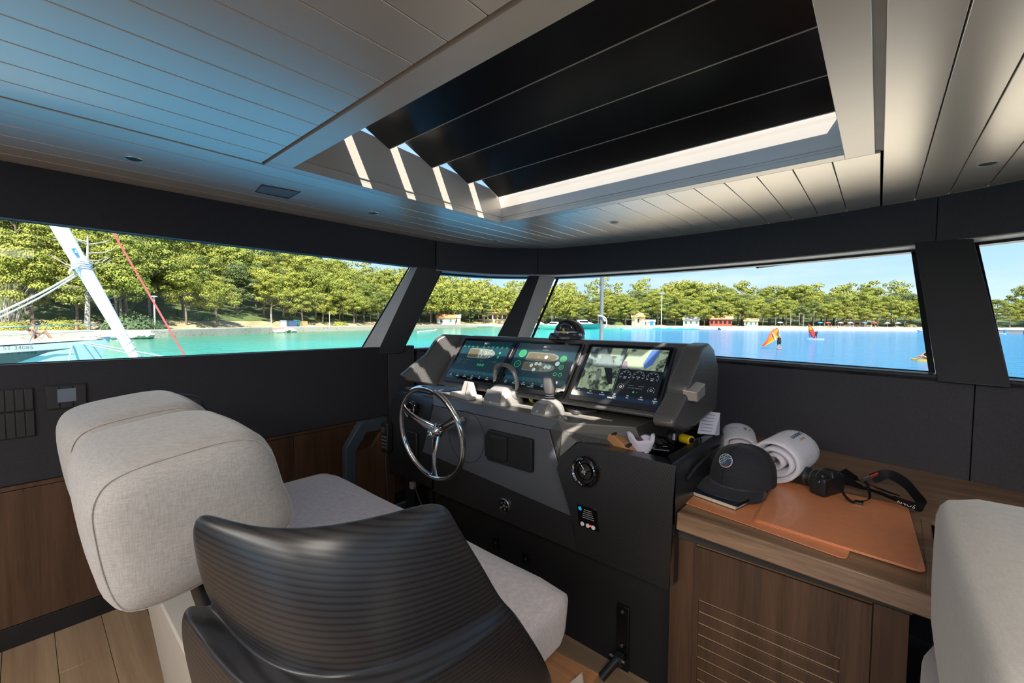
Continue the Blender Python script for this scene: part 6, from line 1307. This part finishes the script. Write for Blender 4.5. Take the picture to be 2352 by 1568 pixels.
q, s, n = shp(173, 3); t = thing('hydrant', 'small reddish hydrant on the quay left of the furled jib', 'hydrant', q); build('barrel', MB().lathe([(.16, 0), (.15, .9), (.28, .95), (.28, 1.15), (.12, 1.3)], q, (0, 0, 1), 12), M('faded_red_iron', (.50, .22, .16), .6), t, smooth=True)
for px, w_, h_, c_, lab in ((649, 11, 15, (.45, .52, .52), 'pale grey recycling container on the quay'), (668, 18, 14, (.05, .10, .22), 'dark blue recycling container on the quay'), (682, 12, 15, (.02, .16, .12), 'green recycling container on the quay'), (697, 12, 13, (.60, .33, .15), 'tan recycling container on the quay')):
    q, s, n = shp(px, 4); w2, h2 = w_ / s, h_ / s; t = thing('recycling_bin', lab, 'container', q, 'recycling bins on the quay'); build('body', MB().hexa([q + Vector((x * w2 * .42, y * w2 * .42, 0)) for x, y in ((-1, -1), (1, -1), (1, 1), (-1, 1))], [q + Vector((x * w2 * .5, y * w2 * .5, h2 * .8)) for x, y in ((-1, -1), (1, -1), (1, 1), (-1, 1))]), M('bin_paint', c_, .5), t); build('lid', MB().box(q + Vector((-w2 * .52, -w2 * .52, h2 * .8)), q + Vector((w2 * .52, w2 * .52, h2))), M('bin_lid', tuple(x * .7 for x in c_), .5), t, bev=.1)
# rocks along the port quay foot
def rockmesh(seed):
    R = random.Random(seed); bm = bmesh.new(); bmesh.ops.create_icosphere(bm, subdivisions=2, radius=1); ph = [R.uniform(0, 6) for _ in range(6)]
    for v in bm.verts: c = v.co; k = 1 + .22 * sin(3 * c.x + ph[0]) * cos(2.6 * c.y + ph[1]) + .14 * sin(5 * c.z + ph[2]); v.co = Vector((c.x * k, c.y * k * .8, c.z * k * .6))
    me = bpy.data.meshes.new('rock'); bm.to_mesh(me); bm.free(); me.materials.append(m_rock); return me
m_rock = M('pale_limestone', (.58, .50, .40), .9, var=.2, vs=1.5, bs=.4, bsc=8); RK = [rockmesh(i) for i in range(4)]
for k in range(34):
    px = (lerp(200, 345, (k % 26) / 26) if k < 26 else Q.uniform(640, 668)) + Q.uniform(-5, 5); q, s, n = shp(px, -Q.uniform(.6, 3.8) if k < 26 else -1.2); o = bpy.data.objects.new('rock', RK[k % 4]); COL.objects.link(o); r = Q.uniform(.6, 1.35); o.location = (q.x, q.y, ZW + Q.uniform(.1, .7)); o.scale = (r, r * 1.2, r); o.rotation_euler = (0, 0, Q.uniform(0, 6)); tag(o, 'pale limestone boulder at the foot of the quay behind the furled jib' if k < 26 else 'pale limestone boulder at the foot of the quay below the recycling bins', 'rock', 'boulders behind the jib' if k < 26 else 'boulders below the bins')
# houses
m_tile = M('terracotta_roof_tiles', (.55, .20, .08), .8, var=.2, vs=2); m_tile2 = M('ochre_roof_tiles', (.60, .36, .16), .8, var=.2, vs=2); m_plas = M('pale_plaster', (.70, .66, .60), .8); m_beige = M('beige_plaster', (.58, .44, .30), .8); m_shut = M('green_shutter', (.03, .20, .12), .6); m_bluep = M('blue_paint', (.04, .25, .60), .6); m_redp = M('red_awning', (.62, .08, .04), .7)
def house(name, lab, px, d, wpx, hpx, wall, roof, ang=0, cat='building', openings=1, depth=None):
    q, s, n = shp(px, d); w_, h = wpx / s, hpx / s; dp = depth or w_ * .6; view = atan2(q.y, q.x) - pi / 2; t = thing(name, lab, cat, q, rot=(0, 0, view + ang))
    build('walls', MB().box((-w_ / 2, 0, -.4), (w_ / 2, dp, h * .66)), wall, t, local=True)
    e = w_ * .06; b = MB(); b.add([(-w_ / 2 - e, -e, h * .62), (w_ / 2 + e, -e, h * .62), (w_ / 2 + e, dp + e, h * .62), (-w_ / 2 - e, dp + e, h * .62), (-w_ / 2 - e, dp / 2, h), (w_ / 2 + e, dp / 2, h)], [(0, 1, 5, 4), (2, 3, 4, 5), (0, 4, 3), (1, 2, 5), (0, 3, 2, 1)]); build('roof', b, roof, t, local=True)
    for i in range(openings):
        x = (i + .5) / openings * w_ - w_ / 2; build('window', MB().box((x - w_ * .06, -.06, h * .22), (x + w_ * .06, .0, h * .5)), m_shut if wall is m_plas else m_blk, t, local=True)
    return t
house('boat_house', 'white hut with terracotta roof and green shutter seen through the corner window', 1024, 6, 42, 24, m_plas, m_tile, openings=2); house('shed', 'small beige shed right of the white hut seen through the corner window', 1048, 5, 20, 23, m_beige, m_beige, openings=1)
house('restaurant', 'long orange roofed restaurant pavilion under the pines seen through the corner window', 1130, 14, 66, 34, m_beige, m_tile2, openings=6); house('cafe', 'brown cafe with white awning above the white hut', 1022, 22, 40, 44, m_beige, m_tile, openings=4)
house('stone_house', 'beige stone house with ochre roof right of the metal jack staff', 1467, 10, 30, 30, m_beige, m_tile2, openings=1); house('kiosk', 'small white and blue kiosk right of the beige stone house', 1495, 6, 20, 14, m_plas, m_plas, openings=0)
q, s, n = shp(1495, 5.2); o = build('kiosk_door', MB().box(q + Vector((-.5, -.6, 0)), q + Vector((1.3, -.5, 2.3))), m_bluep, None); tag(o, 'bright blue panel on the white kiosk', 'panel')
house('beach_bar', 'red beach bar with ochre roof under the pines ahead', 1655, 8, 46, 26, m_redp, m_tile2, openings=5); house('pavilion', 'open white pavilion with ochre roof on the beach', 1728, 7, 28, 19, m_plas, m_tile2, openings=3); house('beach_cafe', 'long low white roofed cafe behind the bathers', 1960, 14, 64, 16, m_beige, m_plas, openings=6); house('garage', 'pale cabin left of the red beach bar', 1588, 8, 34, 22, m_plas, m_lightp, openings=3)
# motor boats
def motorboat(name, lab, px, py, lpx, hc_, sup, ang, cat='motor boat', H_=1.2):
    q = at(px, py, 'z', ZW); q = Vector((q.x, q.y, ZW)); s = FPX / -(RM.transposed() @ (q - CAM)).z; L_ = lpx / s; view = atan2(q.y, q.x) - pi / 2; t = thing(name, lab, cat, q, rot=(0, 0, view + ang))
    D = L_ * .14 * H_; hb, rw = hullmesh(L_, L_ * .32, D + .2, sheer=L_ * .03); hb.v = [(v[0], v[1], v[2] + D) for v in hb.v]; build('hull', hb, hc_, t, local=True, smooth=True)
    if sup:
        b = MB(); b.hexa([(-L_ * .30, -L_ * .11, D), (L_ * .18, -L_ * .10, D), (L_ * .18, L_ * .10, D), (-L_ * .30, L_ * .11, D)], [(-L_ * .26, -L_ * .09, D + L_ * .13), (L_ * .02, -L_ * .08, D + L_ * .13), (L_ * .02, L_ * .08, D + L_ * .13), (-L_ * .26, L_ * .09, D + L_ * .13)]); build('cabin', b, m_white, t, local=True, bev=.05)
        build('windscreen', MB().box((-L_ * .20, -L_ * .104, D + L_ * .05), (L_ * .08, L_ * .104, D + L_ * .10)), m_blkg, t, local=True)
    build('cockpit', MB().box((-L_ * .44, -L_ * .10, D - .02), (-L_ * .32, L_ * .10, D + L_ * .03)), m_lightp, t, local=True)
    return t
m_tealh = M('sea_green_hull', (.10, .42, .34), .3); m_darkh = M('deep_teal_hull', (.02, .16, .17), .3)
motorboat('cabin_cruiser', 'sea green cabin cruiser with white cabin beside the compass', 1266, 757, 60, m_tealh, True, pi + .1); motorboat('sports_cruiser', 'dark teal sports cruiser left of the metal jack staff', 1345, 756, 72, m_darkh, True, .1); motorboat('fishing_boat', 'small dark blue fishing boat at the left end of the front window', 1232, 756, 24, m_darkh, True, 0)
motorboat('tender', 'white inflatable tender moored in the corner window', 1118, 751, 46, m_white, False, .1, 'dinghy', .8); motorboat('tender', 'small white tender on the beach right of the metal jack staff', 1437, 757, 28, m_white, False, pi, 'dinghy', .8)
motorboat('speedboat', 'white speedboat moored left of the broad post', 2093, 758, 34, m_white, True, pi); motorboat('speedboat', 'second white speedboat touching the broad post', 2118, 762, 22, m_white, True, pi); motorboat('rowing_boat', 'white open boat beside the grey pier', 2300, 768, 26, m_white, False, 0, 'boat', .7)
for px, hp, lab in ((1815, 40, 'small catamaran with bare mast, leftmost of three on the water'), (1835, 38, 'small catamaran with bare mast, middle of three on the water'), (1845, 36, 'small catamaran with bare mast, rightmost of three on the water')):
    t = motorboat('catamaran', lab, px, 757, 18, m_white, False, .2, 'catamaran', .5); q = t.location; s = FPX / -(RM.transposed() @ (q - CAM)).z; build('mast', MB().tube([(0, 0, .2), (0, 0, hp / s)], .09, 6), m_alu, t, local=True)
for px, py, lp_, c_, lab in ((1742, 756, 34, (.65, .42, .03), 'yellow floating platform near the beach'), (1722, 757, 12, (.65, .55, .05), 'small yellow float left of the floating platform'), (1552, 756, 100, (.06, .42, .42), 'turquoise floating water park strip near the beach'), (1812, 754, 10, (.2, .5, .7), 'pale blue inflatable slide on the water')):
    q = at(px, py, 'z', ZW); s = FPX / -(RM.transposed() @ (q - CAM)).z; l = lp_ / s; view = atan2(q.y, q.x) - pi / 2; t = thing('float', lab, 'float', (q.x, q.y, ZW), rot=(0, 0, view)); build('pontoon', MB().box((-l / 2, -1, 0), (l / 2, 1, .35)), M('float_plastic', c_, .5), t, local=True, bev=.1)
    if lp_ > 30: 
        for k in range(4): build('block', MB().box((-l / 2 + l * (k + .2) / 4, -.6, .35), (-l / 2 + l * (k + .7) / 4, .6, .6)), M('float_block', tuple(min(1, x * 1.3) for x in c_), .5), t, local=True, bev=.1)
# grey pier at the starboard end
q = at(2285, 767, 'z', ZW); t = thing('pier', 'long grey pier with blue edged panels at the starboard end of the bay', 'pier', (q.x, q.y, ZW)); b = MB(); b.box((q.x, q.y, ZW - .3), (q.x + 60, q.y + 6, ZW + 1.25)); build('deck', b, M('grey_pier_concrete', (.22, .22, .23), .8), t)
for k in range(9): build('post', MB().box((q.x + 2 + 4 * k, q.y - .15, ZW), (q.x + 2.4 + 4 * k, q.y, ZW + 1.5)), m_bluep, t)
build('coping', MB().box((q.x, q.y - .1, ZW + 1.25), (q.x + 60, q.y + 6, ZW + 1.4)), m_lightp, t)
# a swimmer line of white floats and the beach parasols
q0, q1 = at(960, 763, 'z', ZW), at(998, 757, 'z', ZW); o = build('float_line', MB().tube([Vector((lerp(q0.x, q1.x, k / 6), lerp(q0.y, q1.y, k / 6) + 3 * sin(k / 2), ZW + .1)) for k in range(7)], .28, 6), m_wht, None); tag(o, 'white floating boom on the water seen through the corner window', 'float line')
for k, px in enumerate((1790, 1884, 1902, 1930, 1955, 1985, 2012, 2040, 2060)):
    q, s, n = shp(px, .8 + (k % 3)); t = thing('beach_parasol', 'small %s parasol on the bathing beach %s' % (('white', 'blue', 'red', 'cream')[k % 4], ('behind the three catamarans', 'left of the long cafe', 'in front of the long cafe', 'left of the moored speedboats')[min(3, k // 2 if k < 6 else 3)]), 'parasol', q, 'parasols on the bathing beach'); build('pole', MB().tube([q, q + Vector((0, 0, 2.1))], .05, 6), m_wht, t); build('canopy', MB().lathe([(1.15, 1.8), (.6, 2.15), (.0001, 2.35)], q, (0, 0, 1), 10, caps=False), (m_wht, m_bluep, m_redp, m_plas)[k % 4], t)
Q = random.Random(12)
for k in range(22):
    px = Q.uniform(1800, 2110); q, s, n = shp(px, Q.uniform(-2.5, 2)); q.z = max(ZW + .5, q.z - .5); t = thing('bather', 'tiny bather on the pebble beach left of the broad post', 'person', q, 'bathers on the beach'); hh = Q.choice([1.0, 1.65, 1.7]); build('body', MB().lathe([(.10, 0), (.15, .35 * hh), (.14, .55 * hh), (.20, .78 * hh), (.07, .85 * hh), (.10, .93 * hh), (.0001, hh)], q, (0, 0, 1), 8), m_skin, t, smooth=True); build('swimwear', MB().lathe([(.165, .40 * hh), (.17, .55 * hh)], q, (0, 0, 1), 8, caps=False), (m_navy, m_redp, m_bluep, m_wht)[k % 4], t)
for k, (px, c_) in enumerate(((1302, m_blkg), (1212, m_blkg), (1354, m_wht), (1242, m_wht))):
    q, s, n = shp(px, 7); view = atan2(q.y, q.x) - pi / 2; t = thing('parked_car', ('dark car parked under the pines left of the compass dome', 'dark car parked behind the raked front post', 'white car parked under the pines by the metal jack staff', 'white car parked above the sea green cruiser')[k], 'car', q, rot=(0, 0, view)); b = MB(); b.prism([Vector((x, -.85, z)) for x, z in ((-2.1, .3), (2.1, .3), (2.1, .8), (1.2, .95), (.6, 1.4), (-1.2, 1.42), (-1.9, .95), (-2.1, .9))], (0, 1.7, 0)); build('body', b, c_, t, local=True, bev=.1)
    for x in (-1.3, 1.3): build('wheel', MB().lathe([(.32, -.9), (.32, .9)], (x, 0, .32), (0, 1, 0), 12), m_blk, t, local=True)
